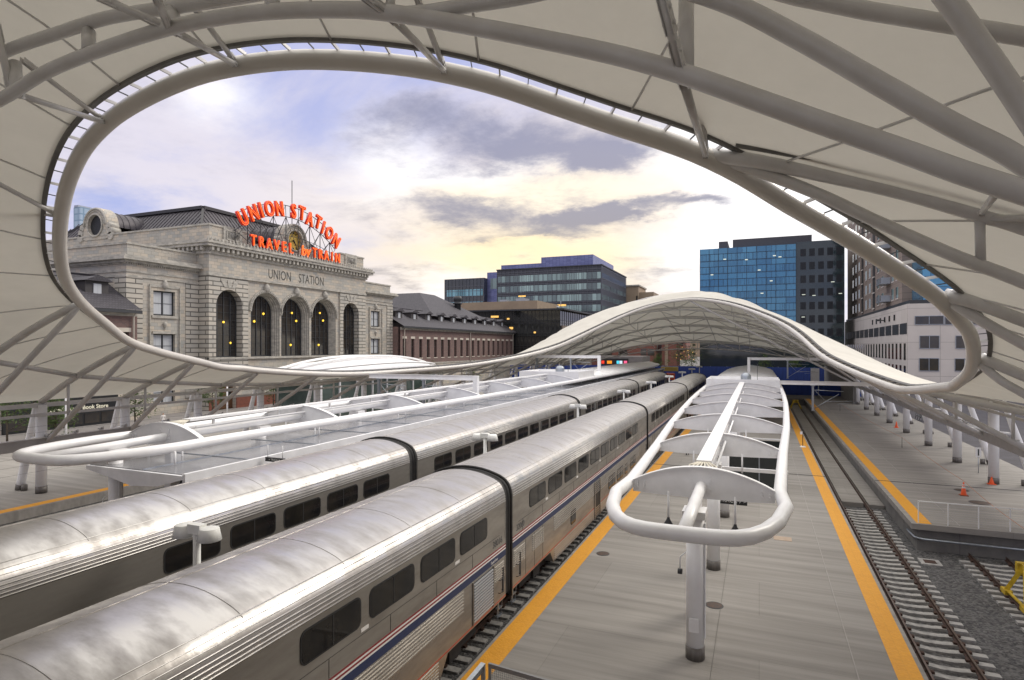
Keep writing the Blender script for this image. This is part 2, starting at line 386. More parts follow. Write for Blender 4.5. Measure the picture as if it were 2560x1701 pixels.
# right platform with a recessed wall under its edge
rp = MB().box(6.95, 17.3, 34.9, 112, -.28, 0)
rp.build('station_platform', CONC, kind='structure')
slab('platform_wall', 7.25, 17.3, 35.2, 112, -1.7, -.284, CONCW)
slab('station_street', -420, -57, -60, 700, -1.7, -.12, PAVE)
slab('bus_lane', 17.3, 420, 30, 700, -1.7, -.12, ASPH)
slab('far_plaza', -57, 17.3, 112, 700, -1.7, -.004, mat('plaza_grey', (.17,.16,.15), .9, col2=(.12,.115,.11), nscale=.5))
slab('track_slab', 4.85, 6.05, 43.2, 112, -1.366, -1.10, CONC)
slab('track_slab', 6.35, 7.2, 43.2, 112, -1.366, -1.16, CONC)
slab('track_slab', 4.12, 4.62, 43.2, 112, -1.366, -1.16, CONC)
def sheet(x0, x1, y0, y1, z, m, name='tactile_strip', **k):
    return MB().box(x0, x1, y0, y1, z-.03, z).build(name, m, kind='structure', **k)
sheet(-7.22, -6.58, -25, 111.8, .008, YEL); sheet(3.36, 3.98, -25, 111.8, .008, YEL)
sheet(7.20, 7.83, 35.05, 111.8, .008, YEL); sheet(-37.3, -36.65, -25, 111.8, .008, YEL)
sheet(-28.35, -27.7, -25, 111.8, .008, YEL); sheet(-17.9, -17.25, -25, 111.8, .008, YEL)
JOINT = mat('joint_dark', (.05,.05,.05), .9)
sheet(-7.3, 4.08, 45.2, 45.34, .012, JOINT, 'expansion_joint'); sheet(6.97, 17.2, 45.2, 45.34, .012, JOINT, 'expansion_joint')
PALE = mat('pale_concrete_strip', (.36,.34,.32), .9, col2=(.3,.28,.26), nscale=2)
sheet(2.40, 2.43, -25, 100, .0105, PALE, 'control_joint'); sheet(9.0, 9.04, 35.2, 100, .0105, PALE, 'control_joint')
sheet(-1.2, -1.188, -25, 100, .0105, mat('faint_joint', (.16,.15,.135), .9), 'control_joint')
for (u, v, r, z, lab) in ((1507.5, 1384.7, .245, 0, 'round rusty manhole cover beside the yellow strip left of the nearest column'),
        (1786, 1514, .26, 0, 'round rusty manhole cover just behind the nearest canopy column'),
        (2450, 1257.5, .46, 0, 'larger round manhole cover behind the platform railing'), (2404, 1226, .35, 0, 'faint round manhole cover by the striped traffic cone')):
    c = P(u, v, F*(H-z)/(v-868)); t = thing('manhole_cover', lab, 'manhole cover', (c.x, c.y, 0), 'manhole covers in the platforms')
    MB().lathe([(0, .016), (r*.9, .016), (r, .012), (r, -.01)], 28, (c.x, c.y, 0)).build('lid', mat('rust_lid', (.10,.055,.035), .7, col2=(.05,.04,.035), nscale=14), t)
    MB().lathe([(r*1.0, -.01), (r*1.0, .014), (r*1.12, .012), (r*1.12, -.01)], 28, (c.x, c.y, 0)).build('ring', DARKM, t)
c = P(2325, 1407, F*(H+1.35)/(1407-868)); t = thing('drain_box', 'square white framed drain cover lying in the ballast', 'drain', (c.x, c.y, -1.37))
MB().box(c.x-.42, c.x+.42, c.y-.42, c.y+.42, -1.4, -1.31).build('frame', TIE, t); MB().box(c.x-.24, c.x+.24, c.y-.24, c.y+.24, -1.35, -1.30).build('grate', RUST, t)
c = P(1955, 1347, F*H/(1347-868)); sheet(c.x-.35, c.x+.4, c.y-.3, c.y+.3, .012, mat('orange_stained_patch', (.42,.33,.25), .8, col2=(.36,.27,.2), nscale=3), 'concrete_patch')
# ---------------------------------------------------------------- tracks
def rail_profile(x, z):
    return [(x-.07, z-.16), (x+.07, z-.16), (x+.07, z-.14), (x+.012, z-.12), (x+.012, z-.045), (x+.036, z-.035), (x+.036, z), (x-.036, z), (x-.036, z-.035), (x-.012, z-.045), (x-.012, z-.12), (x-.07, z-.14)]
def track(xc, y0, y1, zr, label, ties=None, len_=2.6, clips=False):
    t = thing('railway_track', label, 'railway track', (xc, y0, zr))
    for s in (-1, 1):
        x = xc+s*.7175
        mb = MB().extrude(rail_profile(x, zr), 'y', y0, y1)
        ra = mb.build('rail', RUST, t)
        MB().box(x-.03, x+.03, y0, y1, zr, zr+.003).build('running_surface', RAILTOP, ra)
    if ties:
        a, b = ties
        h = len_/2
        prof = [(-h, -.16), (-h, -.35), (h, -.35), (h, -.16), (.95, -.158), (.5, -.168), (.25, -.20), (-.25, -.20), (-.5, -.168), (-.95, -.158)]
        mb = MB().extrude([(xc+p[0], zr+p[1]) for p in prof], 'y', a-.125, a+.125)
        fa = mb
        for s in (-1, 1):
            for q in (-1, 1): fa.box(xc+s*.7175+q*.115-.05, xc+s*.7175+q*.115+.05, a-.07, a+.07, zr-.16, zr-.085, 1)
        first = fa.build('tie', [TIE, RUST], t)
        n = int((b-a)/.61)
        for i in range(1, min(n, 99)): dup(first, t, dy=.61*i + random.uniform(-.02, .02), dx=random.uniform(-.03, .03))
    return t
track(5.47, -12, 111, -1.10, 'empty straight track sunk between the centre and right platforms', (-5, 43))
track(9.95, -15, 34.7, -1.12, 'rusty track stub ending at the wall of the right platform', (4, 34.8))
track(-9.15, -15, 112, -.30, 'track under the silver double deck train beside the centre platform', (6, 62))
track(-15.2, -15, 112, -.30, 'track under the second silver train')
track(-30.6, -15, 112, -.30, 'track in the left trench beside the covered platform'); track(-34.4, -15, 112, -.30, 'track in the left trench beside the plaza platform')
# yellow bumping posts
YST = mat('yellow_steel', (.62,.42,.02), .5, col2=(.40,.27,.02), nscale=5)
def bumper(xc, y, z, d, label):
    t = thing('buffer_stop', label, 'buffer stop', (xc, y, z), 'yellow buffer stops')
    a = MB(); b = MB()
    for s in (-1, 1):
        x = xc+s*.72
        a.bar((x, y, z+.02), (xc+s*.22, y+.25*d, z+1.15), .13, .16); a.bar((x, y+1.9*d, z+.02), (xc+s*.22, y+.25*d, z+1.1), .11, .13)
        b.box(x-.13, x+.13, y-.25, y+.25, z-.12, z+.06); b.box(x-.11, x+.11, y+1.9*d-.25, y+1.9*d+.25, z-.12, z+.06)
        b.box(x-.05, x+.05, min(y, y+1.9*d), max(y, y+1.9*d), z+.0, z+.05)
    a.build('brace', YST, t); b.build('rail_clamp', YST, t)
    MB().box(xc-.42, xc+.42, y+.05*d-.12, y+.05*d+.12, z+.72, z+1.2).build('striking_head', YST, t)
    return t
bumper(9.95, 30.0, -1.12, -1, 'yellow steel buffer stop on the rusty stub track at the right edge')
bumper(5.47, 108, -1.1, -1, 'small yellow buffer stop at the far end of the sunken track')
# platform front pipe and railing
t = thing('wall_pipe', 'grey conduit pipe running along the end wall of the right platform', 'pipe', (7.3, 34.6, -.6))
MB().tube([(7.1, 36.6, -.75), (7.1, 36, -.75), (7.16, 35.2, -.75), (7.5, 34.98, -.75), (17, 34.98, -.80)], .055, 8).build('pipe', GALV, t)
t = thing('platform_railing', 'thin white railing with horizontal wires on the end of the right platform', 'railing', (7.3, 35.1, 0))
a = MB(); w = MB()
for i in range(9): a.box(7.28+1.22*i-.02, 7.28+1.22*i+.02, 35.08, 35.12, 0, 1.07)
a.build('post', WHITE, t)
MB().box(7.26, 17.2, 35.07, 35.13, 1.072, 1.10).build('top_rail', WHITE, t)
for k in range(9): w.box(7.28, 17.2, 35.097, 35.103, .1+.105*k, .105+.105*k)
w.build('wire', GALV, t)
# ================================================================ TRAINS
def half_profile():
    pts = [(1.55, .48), (1.55, 3.70)]
    # shoulder flutes
    sh = [(1.545, 3.80), (1.53, 3.90), (1.505, 4.0), (1.465, 4.10), (1.41, 4.19), (1.34, 4.27), (1.25, 4.335)]
    pts += sh
    pts += [(1.12, 4.40), (.95, 4.46), (.75, 4.52), (.5, 4.575), (.25, 4.605), (0, 4.615)]
    return pts
RAILZ = -.30
def rounded(y0, y1, z0, z1, r, n=4):
    o = []
    for cy_, cz_, a0 in ((y1-r, z1-r, 0), (y0+r, z1-r, 90), (y0+r, z0+r, 180), (y1-r, z0+r, 270)):
        for i in range(n+1):
            a = R(a0+90*i/n); o.append((cy_+r*math.cos(a), cz_+r*math.sin(a)))
    return o
def make_window(root, xs, y0, y1, z0, z1, sgn, name='window', split=True, r=.12):
    g = MB().extrude(rounded(y0-.035, y1+.035, z0-.035, z1+.035, r+.03), 'x', xs, xs+sgn*.014).build(name, RUBBER, root)
    MB().extrude(rounded(y0, y1, z0, z1, r), 'x', xs+sgn*.006, xs+sgn*.018).build('pane', GLASSD, g)
    if split:
        ym = (y0+y1)/2; MB().box(min(xs, xs+sgn*.024), max(xs, xs+sgn*.024), ym-.018, ym+.018, z0, z1).build('divider', RUBBER, g)
    return g
def make_car(label, xc, y0, y1, ups, lows=(), doors=(), grille=None, number=None, numy=None, dz=0.0, word=None, group='double deck silver train cars', vents=()):
    t = thing('train_car', label, 'train car', (xc, y0, RAILZ), group)
    Z = RAILZ+dz
    def zz(z): return z+dz          # heights are given above the platform
    hp = [(x, z-.0+dz) for x, z in half_profile()]
    # body sides (below the shoulder) with the underframe raised over the trucks
    side = MB()
    L = y1-y0
    for s in (-1, 1):
        x = xc+s*1.55
        ys = [y0, y0+3.9, y0+4.3, y1-4.3, y1-3.9, y1]; zb = [.62, .62, .12, .12, .62, .62]
        for i in range(5):
            side.quad((x, ys[i], zz(zb[i])), (x, ys[i+1], zz(zb[i+1])), (x, ys[i+1], zz(3.72)), (x, ys[i], zz(3.72)))
            xi = x-s*.05
            side.quad((x, ys[i], zz(zb[i])), (x, ys[i+1], zz(zb[i+1])), (xc, ys[i+1], zz(zb[i+1])), (xc, ys[i], zz(zb[i])))
    for y in (y0, y1):
        side.poly([(xc-1.55, y, zz(.62)), (xc+1.55, y, zz(.62)), (xc+1.55, y, zz(3.72)), (xc-1.55, y, zz(3.72))])
    side.build('body', STEEL, t, fixn=True)
    roof = MB()
    full = [(-x, z) for x, z in hp[1:]] + [(x, z) for x, z in reversed(hp[1:-1])]
    nseg = int(L/1.0)
    rows = []
    for i in range(nseg+1):
        y = y0+L*i/nseg; rows.append([(xc+x, y, z) for x, z in full])
    roof.grid(rows)
    roof.poly([(xc+x, y0, z) for x, z in full]); roof.poly([(xc+x, y1, z) for x, z in full][::-1])
    rf = roof.build('roof', ROOFST, t)
    seam = MB(); seam.box(xc-.385, xc-.37, y0+.05, y1-.05, zz(4.585), zz(4.602))
    for i in range(1, int(L/2.6)):
        y = y0+2.6*i
        seam.tube([(xc+x*1.001, y, z+.003) for x, z in full[6:-6]], .006, 4)
    seam.build('weld_seam', ROOFST, rf)
    fl = MB()
    for s in (-1, 1):
        for k, (x, z) in enumerate(((1.552, 3.72), (1.55, 3.79), (1.537, 3.87), (1.52, 3.945), (1.49, 4.03), (1.445, 4.12), (1.38, 4.215), (1.28, 4.31))):
            fl.tube([(xc+s*x, y0+.02, zz(z)), (xc+s*x, y1-.02, zz(z))], .017 if k < 5 else .012, 6)
        for z in (3.655, 3.60 + .0):
            pass
    fl.build('roof_fluting', FLUTE, t)
    lf = MB()
    for s in (-1, 1):
        for z in (1.34, 1.43, 1.52, 1.61, 1.70, 1.79, 1.88):
            lf.box(min(xc+s*1.548, xc+s*1.572), max(xc+s*1.548, xc+s*1.572), y0+4.35, y1-3.0, zz(z), zz(z+.032))
        for k in range(6):
            z = .16+.085*k; lf.box(min(xc+s*1.548, xc+s*1.568), max(xc+s*1.548, xc+s*1.568), y0+4.4, y1-4.4, zz(z), zz(z+.03))
    lf.build('side_fluting', FLUTE, t)
    # stripes
    for nm, z0_, z1_, mt in (('blue_stripe', 1.97, 2.17, BLUE), ('white_stripe', 2.172, 2.215, WHT), ('red_stripe', 2.217, 2.262, RED), ('white_stripe', 2.264, 2.305, WHT), ('red_stripe', 2.307, 2.35, RED), ('sill_stripe', .66, .695, ORANGEL)):
        b = MB()
        for s in (-1, 1): b.box(min(xc+s*1.5, xc+s*1.554), max(xc+s*1.5, xc+s*1.554), y0+.002, y1-.002, zz(z0_), zz(z1_))
        b.build(nm, mt, t)
    for s in (-1, 1):
        if s < 0 and xc > -12: pass
        for (a, b) in ups:
            if s > 0: make_window(t, xc+s*1.55, a, b, zz(2.97), zz(3.55), s)
        for (a, b) in lows:
            if s > 0: make_window(t, xc+s*1.55, a, b, zz(.95), zz(1.55) if b-a > .9 else zz(1.5), s, split=b-a > .9, r=.09)
    if ups:
        # far side windows: one copy each side
        for (a, b) in ups: make_window(t, xc-1.55, a, b, zz(2.97), zz(3.55), -1, split=False)
    for (a, b) in doors:
        d = MB().box(xc+1.50, xc+1.556, a, b, zz(.1), zz(1.93)).build('door', mat('door_dark', (.02,.018,.016), .6), t)
        MB().box(xc+1.555, xc+1.60, a-.10, a, zz(.1), zz(1.95)).build('door_frame', STEEL, d); MB().box(xc+1.555, xc+1.59, b, b+.08, zz(.1), zz(1.95)).build('door_frame', STEEL, d)
    if grille:
        a, b = grille
        g = MB().box(xc+1.552, xc+1.562, a, b, zz(.74), zz(1.9)).build('intake_grille', DARKM, t)
        m = MB()
        for k in range(13): m.bar((xc+1.572, a+.03, zz(.79+.088*k)), (xc+1.572, b-.03, zz(.79+.088*k)), .03, .046)
        m.build('slat', LOUV, g)
        f = MB()
        for q in (a-.03, b): f.box(xc+1.552, xc+1.585, q, q+.03, zz(.70), zz(1.94))
        f.build('grille_frame', STEEL, g)
    for (a, b, z0_, z1_) in vents:
        m = MB()
        for k in range(int((z1_-z0_)/.075)): m.box(xc+1.55, xc+1.575, a, b, zz(z0_+.075*k), zz(z0_+.03+.075*k))
        m.build('side_vent', FLUTE, t)
    for (a, b) in ups[::2]:
        MB().box(xc+1.552, xc+1.558, b+.04, b+.30, zz(2.80), zz(2.88)).build('placard', WHT, t)
    rv = MB()
    for k in range(int(L/.12)): rv.box(xc+1.551, xc+1.559, y0+.06+.12*k, y0+.085+.12*k, zz(1.925), zz(1.945))
    for z in (1.1, 1.6, 2.5, 3.0, 3.4): rv.box(xc+1.551, xc+1.559, y1-.06, y1-.04, zz(z), zz(z+.3))
    rv.build('rivet_row', FLUTE, t, kind='stuff')
    # panel seams and handles on the platform side
    ps = MB()
    ps.box(xc+1.551, xc+1.556, y0+.5, y1-.5, zz(2.74), zz(2.75))
    for yy in [y0+.9+2.07*k for k in range(int(L/2.07))]: ps.box(xc+1.551, xc+1.556, yy, yy+.012, zz(2.36), zz(2.74))
    for yy in (y0+1.2, y0+2.1, y0+3.0, y1-1.05): ps.box(xc+1.551, xc+1.556, yy, yy+.015, zz(.7), zz(1.95))
    ps.build('panel_seam', mat('seam_dark', (.06,.055,.05), .7), t)
    for yy in (y0+.45, y1-.45):
        for z in (.95, 1.35): hd = MB(); hd.tube([(xc+1.55, yy-.14, zz(z)), (xc+1.62, yy-.14, zz(z)), (xc+1.62, yy+.14, zz(z)), (xc+1.55, yy+.14, zz(z))], .012, 5); hd.build('grab_handle', DARKM, t)
        MB().box(xc+1.553, xc+1.575, yy+.18, yy+.26, zz(.85), zz(1.65)).build('corner_plate', DARKM, t)
    # trucks
    for yc in (y0+3.0, y1-3.0):
        k = MB()
        for s in (-1, 1):
            k.box(min(xc+s*.95, xc+s*1.2), max(xc+s*.95, xc+s*1.2), yc-1.5, yc+1.5, RAILZ+.35, RAILZ+.62)
            k.box(min(xc+s*.98, xc+s*1.3), max(xc+s*.98, xc+s*1.3), yc-.35, yc+.35, RAILZ+.3, RAILZ+.9)
        k.box(xc-1.1, xc+1.1, yc-.3, yc+.3, RAILZ+.4, RAILZ+.8)
        tr = k.build('truck', BLK, t)
        for yw in (yc-1.3, yc+1.3):
            w = MB()
            for s in (-1, 1): w.tube([(xc+s*.66, yw, RAILZ+.457), (xc+s*.80, yw, RAILZ+.457)], .457, 20)
            w.tube([(xc-.7, yw, RAILZ+.457), (xc+.7, yw, RAILZ+.457)], .09, 8)
            w.build('wheelset', BLK, tr)
    MB().box(xc-1.2, xc+1.2, y0+4.6, y1-4.6, RAILZ+.25, RAILZ+.6).build('underfloor_equipment', BLK, t)
    st = MB()
    for yy in (y0+.25, y1-.35):
        st.bar((xc+1.5, yy-.12, zz(.62)), (xc+1.45, yy-.10, zz(.05)), .05, .02); st.bar((xc+1.5, yy+.22, zz(.62)), (xc+1.45, yy+.20, zz(.05)), .05, .02)
        for z in (.1, .35): st.box(xc+1.38, xc+1.5, yy-.10, yy+.20, zz(z), zz(z+.03))
    st.build('step', GALV, t)
    if number:
        text('car_number', number, .30, .002, mat('number_grey', (.10,.10,.10), .6), t, basis((xc+1.556, numy, zz(2.56)), (0, 1, 0), (0, 0, 1)))
    if word:
        text('lettering', word, .13, .002, WHT, t, basis((xc+1.558, numy-.25, zz(2.06)), (0, 1, 0), (0, 0, 1)))
    # diaphragm at the far end
    dp = MB()
    pr = [(x*.965, z-.05) for x, z in ([(1.55, .7+dz)]+hp[1:])]
    outl = [(xc-x, z) for x, z in pr] + [(xc+x, z) for x, z in reversed(pr[:-1])]
    dp.extrude(outl, 'y', y1+.004, y1+.5)
    dp.build('diaphragm', DIAPH, t)
    rm = MB()
    full2 = [(-x*1.012, z+.02) for x, z in hp] + [(x*1.012, z+.02) for x, z in reversed(hp[:-1])]
    rm.tube([(xc+x, y1+.42, z) for x, z in full2], .045, 6)
    rm.build('end_gasket', DIAPH, t)
    return t
X1 = -9.15; X2 = -15.2
make_car('nearest double deck silver train car, numbered 38016, with a bright louvred grille', X1, -8.2, 17.9,
         [(8.52+2.07*k, 10.22+2.07*k) for k in range(4)], grille=(15.5, 16.9), number='38016', numy=17.25, word='Superliner', vents=[(17.05, 17.75, 1.35, 1.92)])
make_car('second silver train car beside the platform, numbered 32060, with an open doorway', X1, 18.5, 44.2,
         [(20.1+2.1*k, 21.8+2.1*k) for k in range(10)], lows=[(25.2, 25.9), (32.3, 33.9), (34.4, 36.0), (36.6, 37.3), (38.3, 39.9)], doors=[(29.3, 30.3)], number='32060', numy=19.2, vents=[(18.6, 19.6, 1.3, 1.92), (20.4, 21.6, 1.3, 1.92)])
make_car('third silver train car along the centre platform behind the car with the open door', X1, 44.8, 70.6,
         [(46.4+2.0*k, 48.0+2.0*k) for k in range(11)], lows=[(50+2.2*k, 51.5+2.2*k) for k in range(6)], vents=[(45.0, 46.3, .8, 1.9)])
make_car('farthest silver train car beside the centre platform, ending before the blue fence', X1, 71.2, 97.2, [(73+2.0*k, 74.6+2.0*k) for k in range(11)], lows=[(76+2.2*k, 77.5+2.2*k) for k in range(6)])
make_car('nearest car of the second silver train, left foreground behind the twin lamp', X2, -4.2, 21.8, [(10.5+2.03*k, 12.12+2.03*k) for k in range(5)], dz=.10)
make_car('second car of the left silver train, with a row of dark upper windows', X2, 22.4, 47.4, [(23.9+2.05*k, 25.5+2.05*k) for k in range(11)], dz=.10)
make_car('third car of the left silver train, alongside the covered platform', X2, 48.0, 73.4, [(49.6+2.05*k, 51.2+2.05*k) for k in range(11)], dz=.10)
make_car('last and farthest car of the left silver train', X2, 74.0, 98.6, [(75.6+2.05*k, 77.2+2.05*k) for k in range(10)], dz=.10)
# twin headed lamps between the trains
LAMPW = mat('lamp_white', (.82,.82,.79), .5, col2=(.75,.75,.71), nscale=3)
def twin_lamp(y, label):
    x = -12.2
    t = thing('platform_lamp', label, 'lamp post', (x, y, -.4), 'twin headed lamp posts between the trains')
    MB().cyl(x, y, -.45, 4.35, .085, 14).build('post', LAMPW, t)
    MB().box(x-.2, x+.2, y-.10, y+.10, 4.33, 4.55).build('bracket', LAMPW, t)
    for s in (-1, 1):
        c = (x+s*.40, y, 0)
        MB().lathe([(.001, 4.50), (.20, 4.50), (.215, 4.49), (.27, 4.22), (.255, 4.215), (.2, 4.44), (.001, 4.45)], 22, c).build('lamp_shade', LAMPW, t)
    return t
twin_lamp(10.2, 'nearest white twin headed lamp post, in front of the left train')
for k, lab in enumerate(('second', 'third', 'fourth', 'fifth', 'sixth', 'seventh', 'eighth', 'ninth')):
    base = [o for o in COL.objects if o.name == 'platform_lamp'][0]
    copy_tree(base, None, (-12.2, 26.2+16*k, -.4), lab+' white twin headed lamp post from the viewer, between the two trains')
# ================================================================ TRAIN HALL CANOPY
CX, CY, RA, RBF = -12.8, 31.5, 20.6, 65.0
ZR = [(-180,7.2),(-175,7.35),(-170,7.73),(-158,8.52),(-151,9.05),(-144.6,9.85),(-139,10.4),(-133,10.95),(-127.5,11.5),(-121,12.45),(-116,13.4),(-108,14.55),(-102,15.05),(-97,15.3),(-91,15.5),(-87,15.52),(-82.7,15.45),(-79,15.3),(-75,15.07),(-72,14.84),(-69,14.55),(-65.4,14.12),(-61.6,13.7),(-58.4,13.4),(-55.8,13.12),(-53,12.74),(-49.4,12.17),(-46,11.72),(-43,11.35),(-39.5,10.93),(-35.3,10.5),(-31.6,10.15),(-26.5,9.62),(-21,9.15),(-15.3,8.5),(-10,7.85),(-2,7.18),(2.2,6.75),(5.4,6.42),(9,6.22),(18.4,6.73),(26.6,7.6),(30.6,8.4),(35.7,9.8),(41.6,11.15),(51.3,12.85),(62.7,14.55),(71.7,15.5),(80.5,16.0),(87,15.95),(93.8,15.6),(102,14.7),(110,13.36),(117,11.85),(124,10.25),(130,8.95),(136.4,7.95),(145,7.05),(153.4,6.5),(163.3,6.3),(169.4,6.3),(174.8,6.62),(180,7.15)]
def ring(a, off=0.0):
    """point of the oval opening at angle a (degrees), pushed outwards by off"""
    b = RA if math.sin(R(a)) < 0 else RBF
    p = Vector((CX+RA*math.cos(R(a)), CY+b*math.sin(R(a)), 0))
    if off:
        n = Vector((math.cos(R(a))/RA, math.sin(R(a))/b, 0)).normalized(); p += n*off
    a2 = (a+180) % 360-180
    p.z = interp(ZR, a2)
    return p
AY = [(-30,14.5),(-16,14.2),(0,13.1),(8,11.6),(11,10.3),(13,9.4),(16,8.5),(20,7.5),(26,6.0),(30,4.2),(34,2.9),(42,1.6),(50,1.9),(60,2.6),(69,4.6),(76,6.2),(85,8.2),(90,9.5),(96,10.9),(101,11.5),(109,10.7),(117,9.5),(125,8.2),(133,6.7),(141,4.8),(150,4.0)]
AYL = [(50,1.8),(60.7,1.9),(68.8,2.8),(76.3,3.6),(81,4.3),(85.4,5.4),(89.3,6.9),(92.6,8.4),(96,10.1),(101,11.0),(109,10.7),(117,9.5)]
AYR = [(50,2.0),(56,2.6),(60.6,3.5),(64.6,4.7),(69.4,6.6),(74.7,8.2),(82,9.4),(89,10.5),(93,11.0),(96,11.0),(101,11.7),(109,10.8),(117,9.5)]
XM, HW = -12.9, 27.7
EAVE = 5.45
def Sf(x, y):
    s = max(-1.0, min(1.0, (x-XM)/HW))
    if 50 < y < 117:
        f = max(0, min(1, .5+s*1.1)); a = interp(AYL, y)*(1-f)+interp(AYR, y)*f
        a += 1.1*(1-s*s)**4*math.exp(-((y-101.5)/3.5)**2)
    else: a = interp(AY, y)
    return EAVE+a*(1-s*s)
def fab(a, r):
    p0 = ring(a, .52)
    dx = math.cos(R(a)); b = RA if math.sin(R(a)) < 0 else RBF; dy = math.sin(R(a))*b/RA
    best = 1e9
    x0, x1, y0, y1 = XM-HW, XM+HW, -22.0, 143.0
    if dx > 1e-6: best = min(best, (x1-CX)/dx)
    if dx < -1e-6: best = min(best, (x0-CX)/dx)
    if dy > 1e-6: best = min(best, (y1-CY)/dy)
    if dy < -1e-6: best = min(best, (y0-CY)/dy)
    q = Vector((CX+dx*best, CY+dy*best, 0))
    x = p0.x+(q.x-p0.x)*r; y = p0.y+(q.y-p0.y)*r
    z = Sf(x, y)+(p0.z+.24-Sf(p0.x, p0.y))*(1-r)**2
    return Vector((x, y, z))
hall = thing('train_hall_canopy', 'huge white fabric roof with an oval opening and steel arches over the tracks', 'canopy roof', (-12.9, 45, 0))
NA = 360
fabm = MB(); rows = []
rs = [0, .02, .05, .09, .14, .2, .28, .37, .47, .58, .7, .82, .92, 1.0]
angs = [i*360/NA for i in range(NA+1)]
# include the corner directions so the eave line stays straight
rows = [[fab(a, r) for r in rs] for a in angs]
fabm.grid(rows)
fabm.build('fabric_roof', FABRIC, hall, fixn=False)
MB().tube([ring(a) for a in [i*360/300 for i in range(300)]], .225, 16, closed=True).build('rim_tube', RIMP, hall)
# dark clamp band along the fabric edge
bd = MB(); rr = []
for i in range(301):
    a = i*360/300; p = ring(a, .40); q = ring(a, .54); z = p.z+.19
    rr.append([(p.x, p.y, z), (p.x, p.y, z+.09), (q.x, q.y, z+.16), (q.x, q.y, z-.02), (p.x, p.y, z)])
bd.grid(rr, sm=False); bd.build('edge_band', BAND, hall)
# short brackets between rim and fabric edge
br_angles = []
a = -178.0
def bracket(mb, a, flat):
    p = ring(a, .10); q = ring(a, .43)
    if flat: mb.bar((p.x, p.y, p.z+.19), (q.x, q.y, q.z+.22), .035, .08)
    else: mb.bar((p.x, p.y, p.z+.20), (q.x, q.y, q.z+.24), .018, .03)
for i in range(98):
    a = -172+1.72*i; mb = MB(); bracket(mb, a, i % 2 == 0)
    mb.build('edge_bracket', TRUSS if i % 2 == 0 else DARKM, hall)
mb = MB()
for i in range(150): bracket(mb, 0+1.2*i+1, i % 2 == 0)
mb.build('edge_bracket', DARKM, hall, kind='stuff')
# fabric seams
for a in [-176,-166,-153.5,-147,-139,-129,-121.5,-113,-105,-97,-88,-79,-70,-61,-52.0,-44.5,-37,-30,-22,-14]:
    MB().tube([fab(a, r)-Vector((0, 0, .035)) for r in (.0, .02, .05, .09, .14, .2, .28, .37, .47, .58, .7)], .028, 6).build('fabric_seam', TRUSS, hall)
# ---- columns and cantilever frames along both sides
LY = [7.5, 17.3, 22.4, 27.5, 33.2, 39.4, 46.5, 54, 62, 71, 80, 89, 98, 107, 116, 125]
RY = [7.5, 14.6, 20.9, 27.0, 38.0, 47.0, 54.6, 62.9, 71.5, 80, 88, 96, 104, 112, 120, 128]
def ring_x_at(y, side):
    if y < CY-RA+.3 or y > CY+RBF-.3: return None
    b = RA if y < CY else RBF
    c = math.sqrt(max(0, 1-((y-CY)/b)**2)); a = math.degrees(math.atan2((y-CY)/b, side*c)); return a
def frame(y, side):
    xc = -39.6 if side < 0 else 13.8; o = side
    col = MB().cyl(xc, y, .32, 5.25, .285, 22).build('support_column', WHITE, hall)
    MB().cyl(xc, y, 0, .42, .30, 22).build('column_collar', COLL, col)
    # outer leaning leg, spindle shaped
    b0 = Vector((xc+o*2.1, y, 0)); b1 = Vector((xc+o*.5, y, 5.3)); n = 8
    pts = [b0.lerp(b1, k/n) for k in range(n+1)]; rad = [.235-.10*(k/n)**2 for k in range(n+1)]
    leg = MB().tube(pts, rad, 14).build('leaning_leg', WHITE, hall)
    MB().tube([b0, b0.lerp(b1, .07)], .25, 14).build('column_collar', COLL, leg)
    MB().cyl(xc+o*1.55, y-.05, 0, .38, .16, 12).build('drain_stub', COLL, hall)
    MB().tube([(xc+o*.15, y, 3.3), (xc+o*1.1, y, 3.2)], .07, 8).build('tie_strut', WHITE, hall)
    a = ring_x_at(y, side)
    if a is None or (side > 0 and y < 30):
        return
    p = ring(a)
    ch = []
    for k in range(11):
        f = k/10; x = xc+(p.x-xc)*f; z = Sf(x, y)-.42*(1-f)-.1
        z += (p.z-(Sf(p.x, y)-.1))*f**2
        ch.append((x, y, z))
    MB().tube(ch, .17, 12).build('top_chord', TRUSS, hall)
    q = Vector((xc-o*.25, y, 2.9)); m = q.lerp(p, .5)
    MB().tube([q, q.lerp(p, .1), m, q.lerp(p, .93), p], [.07, .14, .15, .14, .10], 12).build('brace_tube', TRUSS, hall)
    # short post between chord and brace
    k = 3; f = .3; x = xc+(p.x-xc)*f
    MB().tube([(x, y, Vector(ch[3]).z), (x, y, q.lerp(p, (x-q.x)/(p.x-q.x)).z)], .08, 8).build('web_post', TRUSS, hall)
    return ch
cl = [frame(y, -1) for y in LY]; cr = [frame(y, 1) for y in RY]
for L_, Ys, side in ((cl, LY, -1), (cr, RY, 1)):
    for i in range(len(Ys)-1):
        if L_[i] and L_[i+1]:
            for k in (4,):
                a_, b_ = Vector(L_[i][k]), Vector(L_[i+1][k])
                MB().tube([a_, b_], .14, 10).build('purlin', TRUSS, hall)
